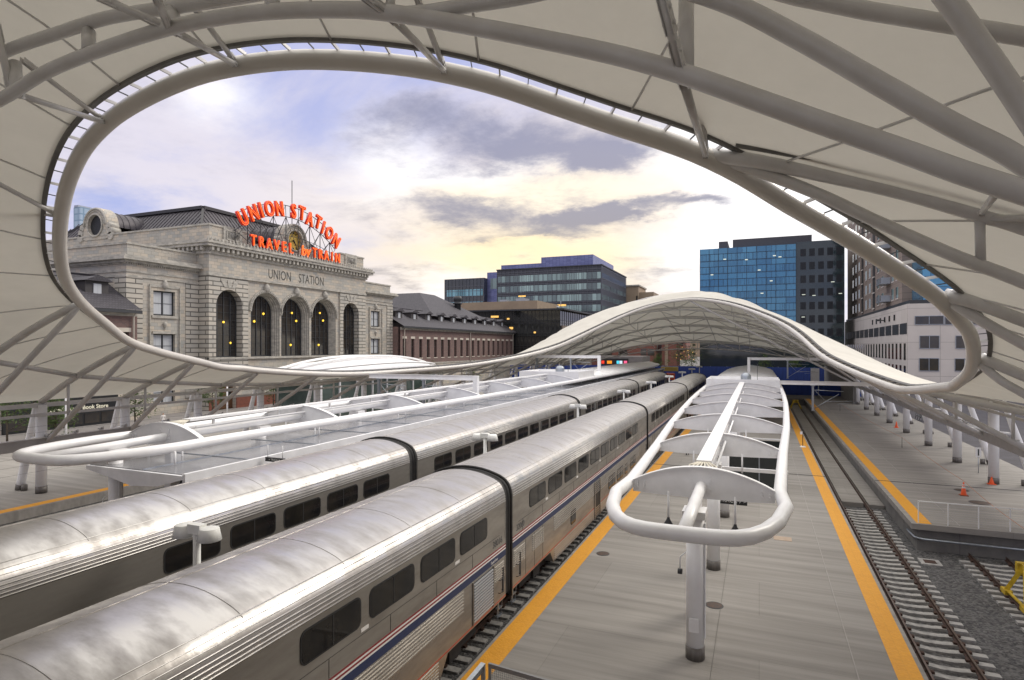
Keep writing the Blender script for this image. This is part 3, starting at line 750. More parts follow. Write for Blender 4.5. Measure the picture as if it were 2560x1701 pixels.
# eave rails and the light beam
for side, x, Ys in ((-1, -39.6, (6, 134)), (1, 13.8, (6, 134))):
    MB().box(x-side*.0-.12, x+.12, Ys[0], Ys[1], 5.12, 5.36).build('eave_rail', TRUSS, hall)
    MB().box(x-side*.45-.07, x-side*.45+.07, Ys[0], Ys[1], 4.62, 4.78).build('eave_rail', TRUSS, hall)
    xb = x-side*.45
    lb = MB().box(xb-.14, xb+.14, Ys[0], Ys[1], 2.72, 3.32).build('light_beam', mat('beam_grey_paint', (.40,.385,.36), .6, col2=(.34,.325,.30), nscale=1.5), hall)
    MB().box(xb-.2, xb+.2, Ys[0], Ys[1], 3.323, 3.36).build('beam_flange', TRUSS, lb)
    y = Ys[0]+1; n = 0
    while y < Ys[1]-1 and n < 48:
        if (n % 5) != 4:
            sp = MB(); sp.box(xb-.14, xb+.14, y-.11, y+.11, 3.40, 3.50); sp.tube([(xb, y, 3.36), (xb, y, 3.42)], .03, 6); sp.tube([(xb-side*.1, y-.02, 3.5), (xb-side*.26, y-.02, 3.56)], .055, 8)
            sp.build('spotlight', mat('spot_grey', (.45,.44,.42), .5) if n == 0 and side < 0 else bpy.data.materials['spot_grey'], hall)
        y += 1.55 if side < 0 else 1.75; n += 1
# wires of the guard in front of the left plaza
wm = MB()
for z in (1.5, 1.95, 2.4, 3.75, 4.1): wm.tube([(-38.6, 12, z), (-38.6, 110, z)], .005, 4)
wm.build('guard_wire', DARKM, hall)
# ---- overhead arches above the viewpoint (member centre lines in metres)
def tr(pts, y, r, name='arch_chord', n=14, sub=6, a0=(), b0=()):
    q = [Vector(p) for p in a0]+[PY(u, v, y) for u, v in pts]+[Vector(p) for p in b0]
    o = []
    for i in range(len(q)-1):
        p0 = q[max(i-1, 0)]; p1 = q[i]; p2 = q[i+1]; p3 = q[min(i+2, len(q)-1)]
        for k in range(sub):
            t = k/sub; o.append(.5*((2*p1)+(p2-p0)*t+(2*p0-5*p1+4*p2-p3)*t*t+(-p0+3*p1-3*p2+p3)*t**3))
    o.append(q[-1])
    return MB().tube(o, r, n).build(name, TRUSS, hall)
A1b = [(-420, 480), (-200, 350), (0, 250), (120, 178), (286, 113), (459, 62), (650, 32), (850, 25), (980, 34), (1146, 60), (1340, 96), (1540, 138), (1706, 185), (1880, 246), (2060, 310), (2240, 372), (2400, 430), (2560, 482), (2760, 545), (3100, 660)]
tr(A1b, 7.5, .122, a0=[(-39.6, 7.5, 5.0), (-33, 7.5, 9.0), (-27, 7.5, 11.7), (-24, 7.5, 12.7)], b0=[(4.9, 7.5, 9.15), (6.2, 7.5, 8.6), (8.5, 7.5, 7.6), (13.8, 7.5, 5.0)])
tr([(-300, 300), (-140, 205), (11, 130), (140, 85), (270, 45), (421, 20), (600, -8), (900, -60), (1300, -90), (1560, -65), (1805, 2), (1990, 92), (2190, 205), (2380, 312), (2500, 372), (2640, 450)], 7.7, .12, a0=[(-39.6, 7.7, 5.6), (-32, 7.7, 10.4), (-25, 7.7, 13.2), (-22, 7.7, 14.0)], b0=[(3.3, 7.7, 10.2), (4.1, 7.7, 9.85), (5.5, 7.7, 9.3), (8.5, 7.7, 8.0), (13.8, 7.7, 5.4)])
tr([(960, 36), (1060, 31), (1160, 16), (1328, -12), (1600, -80)], 7.55, .10)
# second arch, upper right, and its heavy diagonal
def trP(pts, r, name, n=12):
    return MB().tube([P(*p) for p in pts], r, n).build(name, TRUSS, hall)
trP([(1860, -45, 8.4), (1993, -8, 8.3), (2170, 28, 8.15), (2368, 60, 8.0), (2560, 92, 7.8), (2900, 170, 7.4), (3700, 420, 6.9), (4700, 900, 6.6)], .115, 'arch_chord')
trP([(2290, -110, 6.5), (2400, 40, 6.4), (2490, 170, 6.3), (2590, 320, 6.2), (2760, 600, 6.0)], .115, 'diagonal_tube')
# ring node struts and arch nodes
def node(u, v, y=7.5): return PY(u, v, y)
def ringpt(u, v):
    best = None
    for i in range(-1700, 100):
        a = i/10; p = ring(a); d = p.x*(-S)+p.y*C; l = p.x*C+p.y*S
        uu = 1280+F*l/d; vv = 868-F*(p.z-H)/d; e = (uu-u)**2+(vv-v)**2
        if best is None or e < best[0]: best = (e, p)
    return best[1]
def strut(a, b, r=.065, name='strut'):
    a = Vector(a); b = Vector(b); d = (b-a)
    o = MB().tube([a+d*.02, a+d*.06, a+d*.06, a+d*.94, a+d*.94, a+d*.98], [.045, .05, r, r, .05, .045], 10).build(name, TRUSS, hall)
    g = MB()
    s = d.cross(Vector((0, 0, 1))).normalized()*.05
    for e, f in ((a, 1), (b, -1)):
        dd = d.normalized()*f
        for q in (-1, 1): g.bar(e+s*q, e+s*q+dd*.42, .012, .13)
        g.tube([e+dd*.30-s*1.5, e+dd*.30+s*1.5], .028, 8)
        g.tube([e+dd*.12-s*1.5, e+dd*.12+s*1.5], .028, 8)
    g.build('clevis', TRUSS, o)
N0 = ringpt(262, 300); N1 = ringpt(594, 160); N2 = ringpt(1116, 184); N3 = ringpt(1766, 388); Nm = ringpt(140, 540)
strut(N0, node(30, 232)); strut(N0, P(55, 160, 14)+Vector((0, 0, .1)))
strut(N1, node(425, 72)); strut(N1, P(480, 10, 12.6))
strut(N2, node(972, 36)); strut(N2, P(1030, -40, 11.4))
strut(N3, node(1704, 190)); strut(N3, P(1725, -10, 10.6), .075)
for (nd, pp) in (((425, 72), ((240, -10, 10.5), (380, -30, 9.5))), ((972, 36), ((900, -20, 8.6), (985, -60, 9.6))), ((1706, 190), ((1655, -10, 6.8), (1716, -40, 8.4))), ((30, 240), ((-10, 60, 12.5),))):
    for q in pp: strut(node(*nd), P(*q), .07 if nd[0] != 1706 else .06)
MB().tube([node(1714, 186), P(1716, -30, 8.05)], .10, 12).build('web_post', TRUSS, hall)
for (u, v, u2, v2) in ((222, 130, 222, 80), (430, 70, 432, 22), (40, 235, 38, 160), (680, 28, 682, -20)):
    MB().tube([node(u, v), PY(u2, v2, 7.7)], .12, 12).build('web_post', TRUSS, hall)
strut(Nm, P(-60, 430, 18.5), .075); strut(Nm, P(-80, 500, 20.5), .075)
# frames fanning out from the rim on the right (top chord and lower chord)
tr([(1766, 388), (1905, 405), (2080, 440), (2260, 480), (2452, 535), (2560, 566), (2900, 690)], 14.55, .17, 'top_chord', b0=[(13.8, 14.55, 5.4)])
tr([(1780, 392), (1928, 440), (2060, 492), (2190, 553), (2387, 640), (2560, 706), (2900, 850)], 14.7, .13, 'brace_tube', b0=[(13.6, 14.7, 3.2)])
for nm, dz in (('edge_band', .26),):
    pts = [(1840, 392), (1905, 403), (2080, 436), (2260, 474), (2452, 526), (2560, 556), (2900, 680)]
    q = [PY(u, v, 14.2)+Vector((0, 0, dz)) for u, v in pts]
    mb = MB()
    for i in range(len(q)-1): mb.bar(q[i], q[i+1], .10, .10)
    mb.build(nm, BAND, hall)
MB().tube([PY(2449, 535, 14.55), PY(2452, 662, 14.7)], .09, 10).build('web_post', TRUSS, hall)
strut(PY(2452, 535, 14.55), P(2512, 455, 6.9), .055); MB().tube([PY(2455, 545, 14.55), P(2620, 548, 11)], .07, 8).build('strut', TRUSS, hall)
for pts, y, r in (([(2362, 738), (2440, 757), (2560, 800), (2900, 930)], 20.9, .20), ([(2372, 752), (2450, 800), (2560, 862), (2900, 1050)], 21.1, .15),
                  ([(2448, 893), (2500, 915), (2560, 940), (2800, 1040)], 27.0, .20), ([(2446, 906), (2500, 950), (2560, 985), (2800, 1120)], 27.1, .15)):
    tr(pts, y, r, 'top_chord', b0=[(12.2, y, 6.3 if r > .17 else 4.2), (13.8, y, 5.4 if r > .17 else 3.2)])
# ---- trusses of the far shell
for j, (y, zc) in enumerate(((101, 14.85), (109, 13.85), (117, 12.7), (125, 11.6), (133, 10.1), (141, 8.3))):
    def zb(x): s = (x-XM)/26.7; return 4.6+(zc-4.6)*(1-s*s)
    xs = [-39.6+53.4*k/24 for k in range(25)]
    hide = lambda x: False
    for dy in (-.5, .5): MB().tube([(x, y+dy, zb(x)) for x in xs], .12, 8).build('arch_chord', TRUSS, hall)
    MB().tube([(x, y, Sf(x, y)-.5) for x in xs], .12, 8).build('arch_chord', TRUSS, hall)
    wb = MB()
    for k in range(1, 24):
        x = xs[k]
        if k % 4 == 0:
            wb.tube([(x, y, zb(x)), (x, y, Sf(x, y)-.5)], .085, 6)
            if j < 5:
                for dx in (-6.6, 6.6):
                    pass
    for k in range(0, 24, 4):
        x0, xm, x1 = xs[k], xs[k+2], xs[min(k+4, 24)]
        wb.tube([(x0, y, zb(x0)), (xm, y, Sf(xm, y)-.5)], .085, 6); wb.tube([(x1, y, zb(x1)), (xm, y, Sf(xm, y)-.5)], .085, 6)
    wb.build('truss_web', TRUSS, hall)
# longitudinal ties linking the far trusses
ys_ = [(101, 14.85), (109, 13.85), (117, 12.7), (125, 11.6), (133, 10.1), (141, 8.3)]
for k in range(2, 23, 3):
    x = -39.6+53.4*k/24; s = (x-XM)/26.7
    MB().tube([(x, y, 4.6+(zc-4.6)*(1-s*s)) for y, zc in ys_], .07, 6).build('long_tie', TRUSS, hall)
# near shell: more arches behind the viewpoint, seen only from elsewhere
for y in (-1, -9, -17):
    MB().tube([(x, y, Sf(x, y)-1.4*(1-((x-XM)/26.7)**2)-.3) for x in [-39.6+53.4*k/20 for k in range(21)]], .15, 10).build('arch_chord', TRUSS, hall)
# ================================================================ PLATFORM CANOPIES
WT = [(14.7,.0),(16.4,2.12),(20,2.27),(27.6,2.6),(36,3.05),(44,3.35),(52,3.6),(60,3.75),(70,3.85),(120,3.85),(130,3.3),(137,2.2),(139.5,0)]
def wid(y): return max(0, interp(WT, y))
ZL = 4.26
def platform_canopy(cx, zl, label, flat_panel=False, cols=(17.5, 24.8, 32.6, 43.6, 51.6, 59.6, 67.6, 75.6, 83.6, 91.6, 99.6, 107.6, 115.6)):
    t = thing('platform_canopy', label, 'platform canopy', (cx, 14.7, 0), 'boat shaped canopies over the platforms')
    dz = zl
    pts = []
    n = 14
    for k in range(n+1):                      # bowed front from left corner to right corner
        f = -1+2*k/n; x = 2.12*f; y = 14.72+1.9*abs(f)**4.5; pts.append((x, y))
    pts2 = [(wid(y), y) for y in (18.2, 20, 23, 27.6, 32, 36, 44, 52, 60, 70, 85, 100, 120, 130, 135, 138)]
    loop = pts+pts2+[(0, 139.4)]+[(-x, y) for x, y in reversed(pts2)]
    MB().tube([(cx+x, y, dz) for x, y in loop], .19, 16, closed=True).build('perimeter_tube', WHITE, t)
    MB().tube([(cx, 14.8, dz), (cx, 17, dz+.03), (cx, 19.6, dz+.08), (cx, 68, dz+.08)], .165, 14).build('spine_tube', WHITE, t)
    # arched plate ribs with flange and bolts
    for y in (19.6, 27.6, 35.6, 43.6, 51.6, 59.6, 67.6):
        w = wid(y)-.15; n = 16; top = []; bot = []
        for k in range(n+1):
            f = -1+2*k/n; top.append((f*w, dz+.11+.56*(1-f*f))); bot.append((f*w, dz-.24-.05*(1-f*f)))
        rb = MB().extrude([(cx+x, z) for x, z in top]+[(cx+x, z) for x, z in reversed(bot)], 'y', y-.02, y+.02).build('rib', GREYP, t)
        fl = MB(); fl.extrude([(cx+x, z+.004) for x, z in top]+[(cx+x, z+.03) for x, z in reversed(top)], 'y', y-.09, y+.13)
        fl.build('rib_flange', WHITE, rb)
        if y < 50:
            bo = MB()
            for s in (-1, 1):
                for xx in (.26, w-.14, w-.36):
                    for q in range(3 if xx > 1 else 5):
                        z = dz-.09+q*(.085 if xx > 1 else .12); bo.tube([(cx+s*xx, y-.02, z), (cx+s*xx, y-.06, z)], .032, 8)
            bo.build('bolts', GREYP, rb, kind='stuff')
    for i, y in enumerate(cols):
        c = MB().cyl(cx+.02, y, .3, dz-.28, .245, 24).build('column', WHITE, t)
        MB().cyl(cx+.02, y, 0, .36, .262, 24).build('column_collar', COLL, c)
        MB().box(cx-.30, cx+.32, y-.34, y+.34, dz-.30, dz-.1).build('column_head', WHITE, c)
        if i == 0:
            MB().box(cx-.12, cx+.14, y-.285, y-.255, .82, 1.2).build('access_plate', WHITE, c)
            MB().box(cx+.27, cx+.30, y-.06, y+.06, .6, 3.8).build('conduit', GREYP, c)
            MB().tube([(cx-.42, y-.25, 2.45), (cx-.30, y-.25, 2.45)], .075, 14).build('camera_head', DARKM, c)
            MB().tube([(cx-.36, y-.25, 2.5), (cx-.36, y-.25, 2.85), (cx-.2, y-.2, 3.0)], .018, 6).build('camera_bracket', GREYP, c)
    # grey service pylon behind the first column
    MB().box(cx-.42, cx-.05, 19.9, 20.5, 0, dz-.1).build('service_cabinet', GREYP, t)
    tr_ = MB().box(cx-.24, cx+.24, 20.6, 68.3, dz+.62, dz+.72).build('cable_tray', WHITE, t)
    tb = MB()
    y = 22
    while y < 68: tb.box(cx-.05, cx+.05, y-.04, y+.04, dz+.2, dz+.62); y += 4
    tb.build('tray_support', WHITE, tr_)
    MB().tube([(cx+.33, 20.8, dz+.34), (cx+.33, 68, dz+.34)], .05, 8).build('conduit', WHITE, t)
    # cream hoses where the conduits leave the tray
    hs = MB()
    for k in range(8):
        f = -1+2*k/7; b = .42*f
        hs.tube([(cx+.14*f, 20.62, dz+.66), (cx+.2*f+b*.5, 20.2, dz+.62), (cx+b, 19.9, dz+.38+.1*(1-abs(f))), (cx+.28*f, 19.75, dz+.28), (cx+.2*f, 20.1, dz+.12)], .028, 7)
    hs.build('cable_hoses', CABLE, t, kind='stuff')
    # pendant lights
    for y in (19.6, 27.6, 35.6):
        for s in (-1, 1):
            x = cx+s*1.0
            l = MB().tube([(x, y, dz-.15), (x, y, 3.2)], .035, 8).build('pendant_light', GREYP, t)
            MB().lathe([(.035, 3.28), (.06, 3.2), (.14, 3.06), (.145, 2.98), (.001, 2.98)], 16, (x, y, 0)).build('lamp_shade', DARKM, l)
    # closed roof further along
    n = 18; rows = []
    for y in (76, 84, 92, 100, 110, 120, 128, 134, 138):
        w = wid(y)+.05; rows.append([(cx+w*(-1+2*k/n), y, dz+.2+.40*(1-(-1+2*k/n)**2)) for k in range(n+1)])
    dk = MB().grid(rows); dk.grid([[(p[0], p[1], p[2]-.12) for p in r] for r in rows]); dk.build('roof_deck', WHITE, t)
    rb_ = MB()
    for y in range(80, 136, 4):
        w = wid(y); rb_.tube([(cx+w*(-1+2*k/10), y, dz+.22+.40*(1-(-1+2*k/10)**2)) for k in range(11)], .035, 5)
    rb_.build('roof_seam', WHITE, t)
    # raised equipment tray with a low parapet
    bx = MB(); w = 3.7; z0 = dz+.1; z1 = dz+.95
    bx.box(cx-w, cx+w, 69.0, 69.12, z0, z1).box(cx-w, cx+w, 75.88, 76, z0, z1).box(cx-w, cx-w+.12, 69.12, 75.88, z0, z1).box(cx+w-.12, cx+w, 69.12, 75.88, z0, z1).box(cx-w+.12, cx+w-.12, 69.12, 75.88, z0+.1, z0+.35)
    bx.build('equipment_parapet', WHITE, t)
    MB().lathe([(.55, z0+.35), (.55, z1+.1), (.5, z1+.38), (.3, z1+.55), (.001, z1+.6)], 16, (cx+.3, 72.5, 0)).build('roof_fan', GALV, t)
    MB().tube([(cx+1.5, 72, z0+.3), (cx+1.5, 72, z1+1.6)], .03, 6).build('antenna', DARKM, t)
    if flat_panel:
        gp = MB().box(cx-.7, cx+4.35, 17.0, 132, dz-.72, dz-.64)
        pn = gp.build('glass_roof', PANEL, t)
        sm = MB()
        y = 20
        while y < 132: sm.box(cx+.2, cx+4.3, y-.02, y+.02, dz-.64, dz-.61); y += 4
        sm.box(cx+2.2, cx+2.24, 17.0, 132, dz-.64, dz-.605)
        sm.build('glazing_bar', GALV, pn)
        MB().box(cx+4.35, cx+4.5, 16.9, 132.1, dz-.9, dz-.60).build('gutter', GREYP, t)
        MB().extrude([(cx-.7, dz-.66), (cx+4.4, dz-.66), (cx+4.4, dz-.8), (cx+3.2, dz-1.12), (cx+1.8, dz-1.22), (cx+.6, dz-1.0), (cx-.7, dz-.8)], 'y', 16.84, 16.96).build('front_fascia', GREYP, t)
        for y in range(18, 132, 8):
            MB().box(cx+4.0, cx+4.55, y-.45, y+.45, 0, dz-.9).build('side_pier', mat('pier_grey', (.44,.42,.39), .7, col2=(.37,.355,.33), nscale=2) if y == 18 else bpy.data.materials['pier_grey'], t)
            for x in (cx+2.6, ): MB().tube([(x, y, dz-.6), (x, y, dz-.1)], .045, 6).build('hanger', WHITE, t)
    return t
PANEL = mat('canopy_glass', (.36,.36,.38), .16, metal=.35, col2=(.30,.30,.32), nscale=.8, nstretch=(1,.3,1))
platform_canopy(-1.68, 4.26, 'white boat shaped tubular canopy on columns over the centre platform')
pc2 = platform_canopy(-23.0, 4.86, 'white tubular canopy with a flat glass roof beyond the second train', True); pc2.location.y -= 1.9
# ================================================================ STATION
STONE = mat('grey_terracotta_stone', (.50,.465,.395), .8, col2=(.31,.30,.265), nscale=.35, ndetail=9, bump=.12, bscale=6,
            brick=dict(w=.95, h=.46, mortar=.018, mcol=(.15,.14,.12), cols=((.58,.49,.38),(.34,.345,.33)), f=.62, bump=.5))
RUSTIC = mat('rusticated_stone', (.50,.465,.395), .8, col2=(.29,.28,.25), nscale=.5, bump=.1, bscale=6,
             brick=dict(w=2.6, h=.62, mortar=.085, mcol=(.05,.048,.042), cols=((.55,.50,.42),(.40,.385,.345)), f=.75, bump=1.4, offset=.5))
TRIM = mat('stone_trim', (.50,.47,.41), .75, col2=(.28,.27,.24), nscale=1.2, nstretch=(1,1,2.5), ndetail=9)
SROOF = mat('standing_seam_roof', (.085,.075,.085), .5, col2=(.06,.055,.062), nscale=1.5, metal=.3)
TILE = mat('dark_roof_tile', (.06,.055,.065), .7, col2=(.045,.04,.048), nscale=2, brick=dict(w=.35, h=.30, mortar=.03, mcol=(.02,.02,.022), cols=((.075,.068,.08),(.05,.046,.055)), f=.7, bump=.8))
BRICK = mat('red_brown_brick', (.19,.12,.105), .85, col2=(.14,.095,.085), nscale=1.2, brick=dict(w=.42, h=.16, mortar=.02, mcol=(.17,.145,.13), cols=((.23,.13,.11),(.13,.085,.08)), f=.8, bump=.4))
BASEB = mat('red_plinth_brick', (.20,.06,.035), .8, col2=(.14,.045,.03), nscale=2)
CURT = mat('pale_curtain', (.52,.54,.56), .7, col2=(.38,.40,.42), nscale=2.5, nstretch=(1,5,.1))
GLASSW = mat('window_glass', (.022,.022,.024), .07, spec=.7, col2=(.05,.04,.03), nscale=.6)
LINTEL = mat('pale_stone_lintel', (.58,.53,.45), .8)
XS = -70.0
stn = thing('station_building', 'grey stone railway station with tall arched windows under a dark hipped roof', 'building', (XS, 78, -.12))
def wallx(mb, x, y0, y1, z0, z1, ops, nseg=14):
    """wall in the plane x with openings (a, b, zbottom, ztop, arched, depth)"""
    ops = sorted(ops); cur = y0
    for (a, b, zb, zt, arch, dep) in ops:
        if a > cur: mb.quad((x, cur, z0), (x, a, z0), (x, a, z1), (x, cur, z1))
        if zb > z0: mb.quad((x, a, z0), (x, b, z0), (x, b, zb), (x, a, zb))
        if arch:
            r = (b-a)/2; c = (a+b)/2; zs = zt-r
            arcp = [(c-r*math.cos(math.pi*i/nseg), zs+r*math.sin(math.pi*i/nseg)) for i in range(nseg+1)]
        else: arcp = [(a, zt), (b, zt)]
        for i in range(len(arcp)-1):
            p, q = arcp[i], arcp[i+1]; mb.quad((x, p[0], p[1]), (x, q[0], q[1]), (x, q[0], z1), (x, p[0], z1))
        out = [(a, zb)]+arcp+[(b, zb)] if arch else [(a, zb), (a, zt), (b, zt), (b, zb)]
        for i in range(len(out)):
            p, q = out[i], out[(i+1) % len(out)]
            mb.quad((x, p[0], p[1]), (x, q[0], q[1]), (x-dep, q[0], q[1]), (x-dep, p[0], p[1]))
        cur = b
    mb.quad((x, cur, z0), (x, y1, z0), (x, y1, z1), (x, cur, z1))
def arc_outline(a, b, zb, zt, n=16):
    r = (b-a)/2; c = (a+b)/2; zs = zt-r
    return [(a, zb)]+[(c-r*math.cos(math.pi*i/n), zs+r*math.sin(math.pi*i/n)) for i in range(n+1)]+[(b, zb)]
def band(mb, path, w, x0, x1):
    """raised border of width w outside an open outline path (y,z), between x0 and x1"""
    n = len(path)
    for i in range(n-1):
        p, q = Vector((path[i][0], path[i][1], 0)), Vector((path[i+1][0], path[i+1][1], 0))
        def nor(k):
            a_ = Vector((*path[max(k-1, 0)], 0)); b_ = Vector((*path[min(k+1, n-1)], 0)); d = (b_-a_).normalized(); return Vector((-d.y, d.x, 0))
        p2 = p+nor(i)*w; q2 = q+nor(i+1)*w
        mb.quad((x1, p.x, p.y), (x1, q.x, q.y), (x1, q2.x, q2.y), (x1, p2.x, p2.y))
        mb.quad((x0, p2.x, p2.y), (x0, q2.x, q2.y), (x1, q2.x, q2.y), (x1, p2.x, p2.y))
        mb.quad((x0, p.x, p.y), (x0, q.x, q.y), (x1, q.x, q.y), (x1, p.x, p.y))
def big_window(x, a, b, zb, zt, arch=True, bars=3, root=None, curtain=False, hb=None):
    root = root or stn
    out = arc_outline(a, b, zb, zt) if arch else [(a, zb), (a, zt), (b, zt), (b, zb)]
    fr = MB(); wd = .14
    band(fr, out if arch else out, -wd, x, x+.10)
    fr.box(x, x+.1, a, b, zb, zb+.16)
    for k in range(1, bars+1):
        y = a+(b-a)*k/(bars+1); r = (b-a)/2
        top = zt-r+math.sqrt(max(0, r*r-(y-(a+b)/2)**2)) if arch else zt
        fr.box(x+.005, x+.095, y-.07, y+.07, zb, top)
    for k in range(1, hb or 6):
        z = zb+(zt-zb)*k/(hb or 6)
        if arch and z > zt-(b-a)/2: w2 = math.sqrt(max(0, ((b-a)/2)**2-(z-(zt-(b-a)/2))**2))
        else: w2 = (b-a)/2
        fr.box(x+.01, x+.06, (a+b)/2-w2, (a+b)/2+w2, z-.025, z+.025)
    w = fr.build('window', DARKM, root)
    g = MB(); g.extrude(out, 'x', x-.06, x-.01); pn = g.build('pane', GLASSW, w)
    if curtain:
        c = MB()
        m = (a+b)/2; q = (b-a)*.5
        c.box(x-.008, x+.0, a+.16, m-.12, zb+.2, zt-.15); c.box(x-.008, x+.0, m+.12, b-.16, zb+.2, zt-.15); c.build('curtain', CURT, w)
    return w
yA = yx(522, XS); yB = yx(914, XS)
arch_ops = []
W = [(545, 612), (630, 702), (706, 776), (781, 842), (862, 899)]
zb_, zt_ = 7.25, 16.9
edges = [(yx(a, XS), yx(b, XS)) for a, b in W]
edges[0] = (edges[0][0]-.3, edges[0][0]-.3+4.6); mid0 = edges[1][0]; 
edges = [edges[0]]+[edges[i] for i in (1, 2, 3)]+[(edges[4][0]-.4, edges[4][0]+4.2)]
ma = edges[1][0]-.7; mb_ = edges[3][1]+.9
center = MB()
wallx(center, XS, yA, ma, 5.8, 18.6, [(edges[0][0], edges[0][1], zb_, zt_, True, 1.3)])
center.build('rusticated_wall', RUSTIC, stn, fixn=False); center = MB()
wallx(center, XS, mb_, yB, 5.8, 18.6, [(edges[4][0], edges[4][1], zb_, zt_, True, 1.3)])
center.build('rusticated_wall', RUSTIC, stn, fixn=False)
cm = MB(); wallx(cm, XS-.25, ma, mb_, 5.8, 18.6, [(e[0], e[1], zb_, zt_+.1, True, 1.6) for e in edges[1:4]])
cm.quad((XS, ma, 5.8), (XS-.25, ma, 5.8), (XS-.25, ma, 18.6), (XS, ma, 18.6)); cm.quad((XS, mb_, 5.8), (XS-.25, mb_, 5.8), (XS-.25, mb_, 18.6), (XS, mb_, 18.6))
cm.build('arcade_wall', STONE, stn, fixn=False)
for i, e in enumerate(edges):
    if i in (0, 4):
        big_window(XS-1.25, e[0]+.02, e[1]-.02, zb_, zt_-.02, bars=3, hb=9)
        vs = MB(); c = (e[0]+e[1])/2
        for q in (-.62, 0, .62): vs.extrude([(c+q*1.0-.28, zt_+.25), (c+q*1.0+.28, zt_+.25), (c+q*1.9+.42, 18.2), (c+q*1.9-.42, 18.2)], 'x', XS-.02, XS+.09)
        vs.build('keystone', TRIM, stn, kind='stuff')
    else:
        rv = MB()      # splayed, fluted reveal
        o1 = arc_outline(e[0]+.02, e[1]-.02, zb_, zt_+.08); m_ = .38
        for s_ in range(4):
            f0, f1 = s_/4, (s_+1)/4
            oa = arc_outline(e[0]+.02+m_*f0, e[1]-.02-m_*f0, zb_, zt_+.08-m_*f0); ob = arc_outline(e[0]+.02+m_*f1, e[1]-.02-m_*f1, zb_, zt_+.08-m_*f1)
            for k in range(len(oa)-1):
                rv.quad((XS-.25-1.5*f0, *oa[k]), (XS-.25-1.5*f0, *oa[k+1]), (XS-.25-1.5*f1+.12, *oa[k+1]), (XS-.25-1.5*f1+.12, *oa[k]))
                rv.quad((XS-.25-1.5*f1+.12, *oa[k]), (XS-.25-1.5*f1+.12, *oa[k+1]), (XS-.25-1.5*f1, *ob[k+1]), (XS-.25-1.5*f1, *ob[k]))
        rv.build('window_reveal', TRIM, stn, fixn=False)
        big_window(XS-1.7, e[0]+.40, e[1]-.40, zb_, zt_-.31, bars=4, hb=9)
        av = MB(); band(av, arc_outline(e[0]-.02, e[1]+.02, zb_-.3, zt_+.14)[1:-1], .42, XS-.27, XS+.02); av.build('archivolt', TRIM, stn)
        by = MB()
        oo = arc_outline(e[0]-.22, e[1]+.22, zb_, zt_+.34, 26)[1:-1]
        for p in oo[::1]: by.box(XS+.0, XS+.12, p[0]-.09, p[0]+.09, p[1]-.09, p[1]+.09)
        by.build('beading', TRIM, stn, kind='stuff')
        c = (e[0]+e[1])/2
        MB().lathe([(.05, -.55), (.42, -.35), (.5, 0), (.38, .45), (.1, .75)], 10, (XS+.05, c, zt_+.75)).build('carved_keystone', TRIM, stn)
ILAMP = mat('interior_lamp', (.9,.6,.1), .5, emit=(1, .62, .05), estr=1.3)
for (i, u, v) in ((0, 555, 806), (0, 572, 858), (1, 637, 804), (1, 660, 785), (2, 731, 783), (2, 742, 803), (2, 728, 863), (3, 801, 783), (3, 809, 802), (3, 798, 863)):
    p = PX(u, v, XS-1.5)
    q = MB().lathe([(.001, -.2), (.13, -.1), (.17, .04), (.1, .15), (.001, .2)], 8, (XS-1.22 if i == 0 else XS-1.62, p.y, p.z)).build('interior_lamp', ILAMP, stn)
# lower storey, base, side body
low = MB()
drs = [(548, 590), (722, 768), (861, 880)]
dops = [(yx(a, XS), yx(b, XS), -.12, 4.4, False, .8) for a, b in drs]
wallx(low, XS, yA, yB, -.12, 5.2, dops); low.build('ground_storey_wall', STONE, stn, fixn=False)
WOOD = mat('brown_wood_door', (.14,.06,.025), .5, col2=(.09,.04,.02), nscale=3)
for (a, b, zb, zt, _, dep) in dops:
    d = MB().box(XS-.75, XS-.66, a, b, -.12, 3.2).build('door', WOOD, stn)
    fr = MB()
    n = max(2, int((b-a)/1.1))
    for k in range(n): fr.box(XS-.66, XS-.64, a+(b-a)*(k+.22)/n, a+(b-a)*(k+.78)/n, 1.1, 2.9)
    fr.build('door_glass', GLASSW, d)
    MB().box(XS-.75, XS-.68, a, b, 3.2, 4.4).build('transom', GLASSW, stn)
pl = MB()
cur = yA
for (a, b, *_r) in dops: pl.box(XS+.003, XS+.10, cur, a, -.12, 1.7); cur = b
pl.box(XS+.003, XS+.10, cur, yB, -.12, 1.7)
pl.build('plinth', BASEB, stn)
MB().box(XS-.6, XS+.35, yA-.1, yB+.1, 5.2, 5.5).box(XS-.6, XS+.2, yA-.05, yB+.05, 5.5, 5.8).box(XS-.4, XS+.12, yA, yB, 6.95, 7.2).build('string_course', TRIM, stn)
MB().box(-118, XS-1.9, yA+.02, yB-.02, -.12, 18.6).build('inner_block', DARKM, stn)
MB().box(-118, XS-.02, yA, yA+.6, -.1, 18.58).build('end_wall', RUSTIC, stn); MB().box(-118, XS-.02, yB-.6, yB, -.1, 18.58).build('end_wall', RUSTIC, stn)
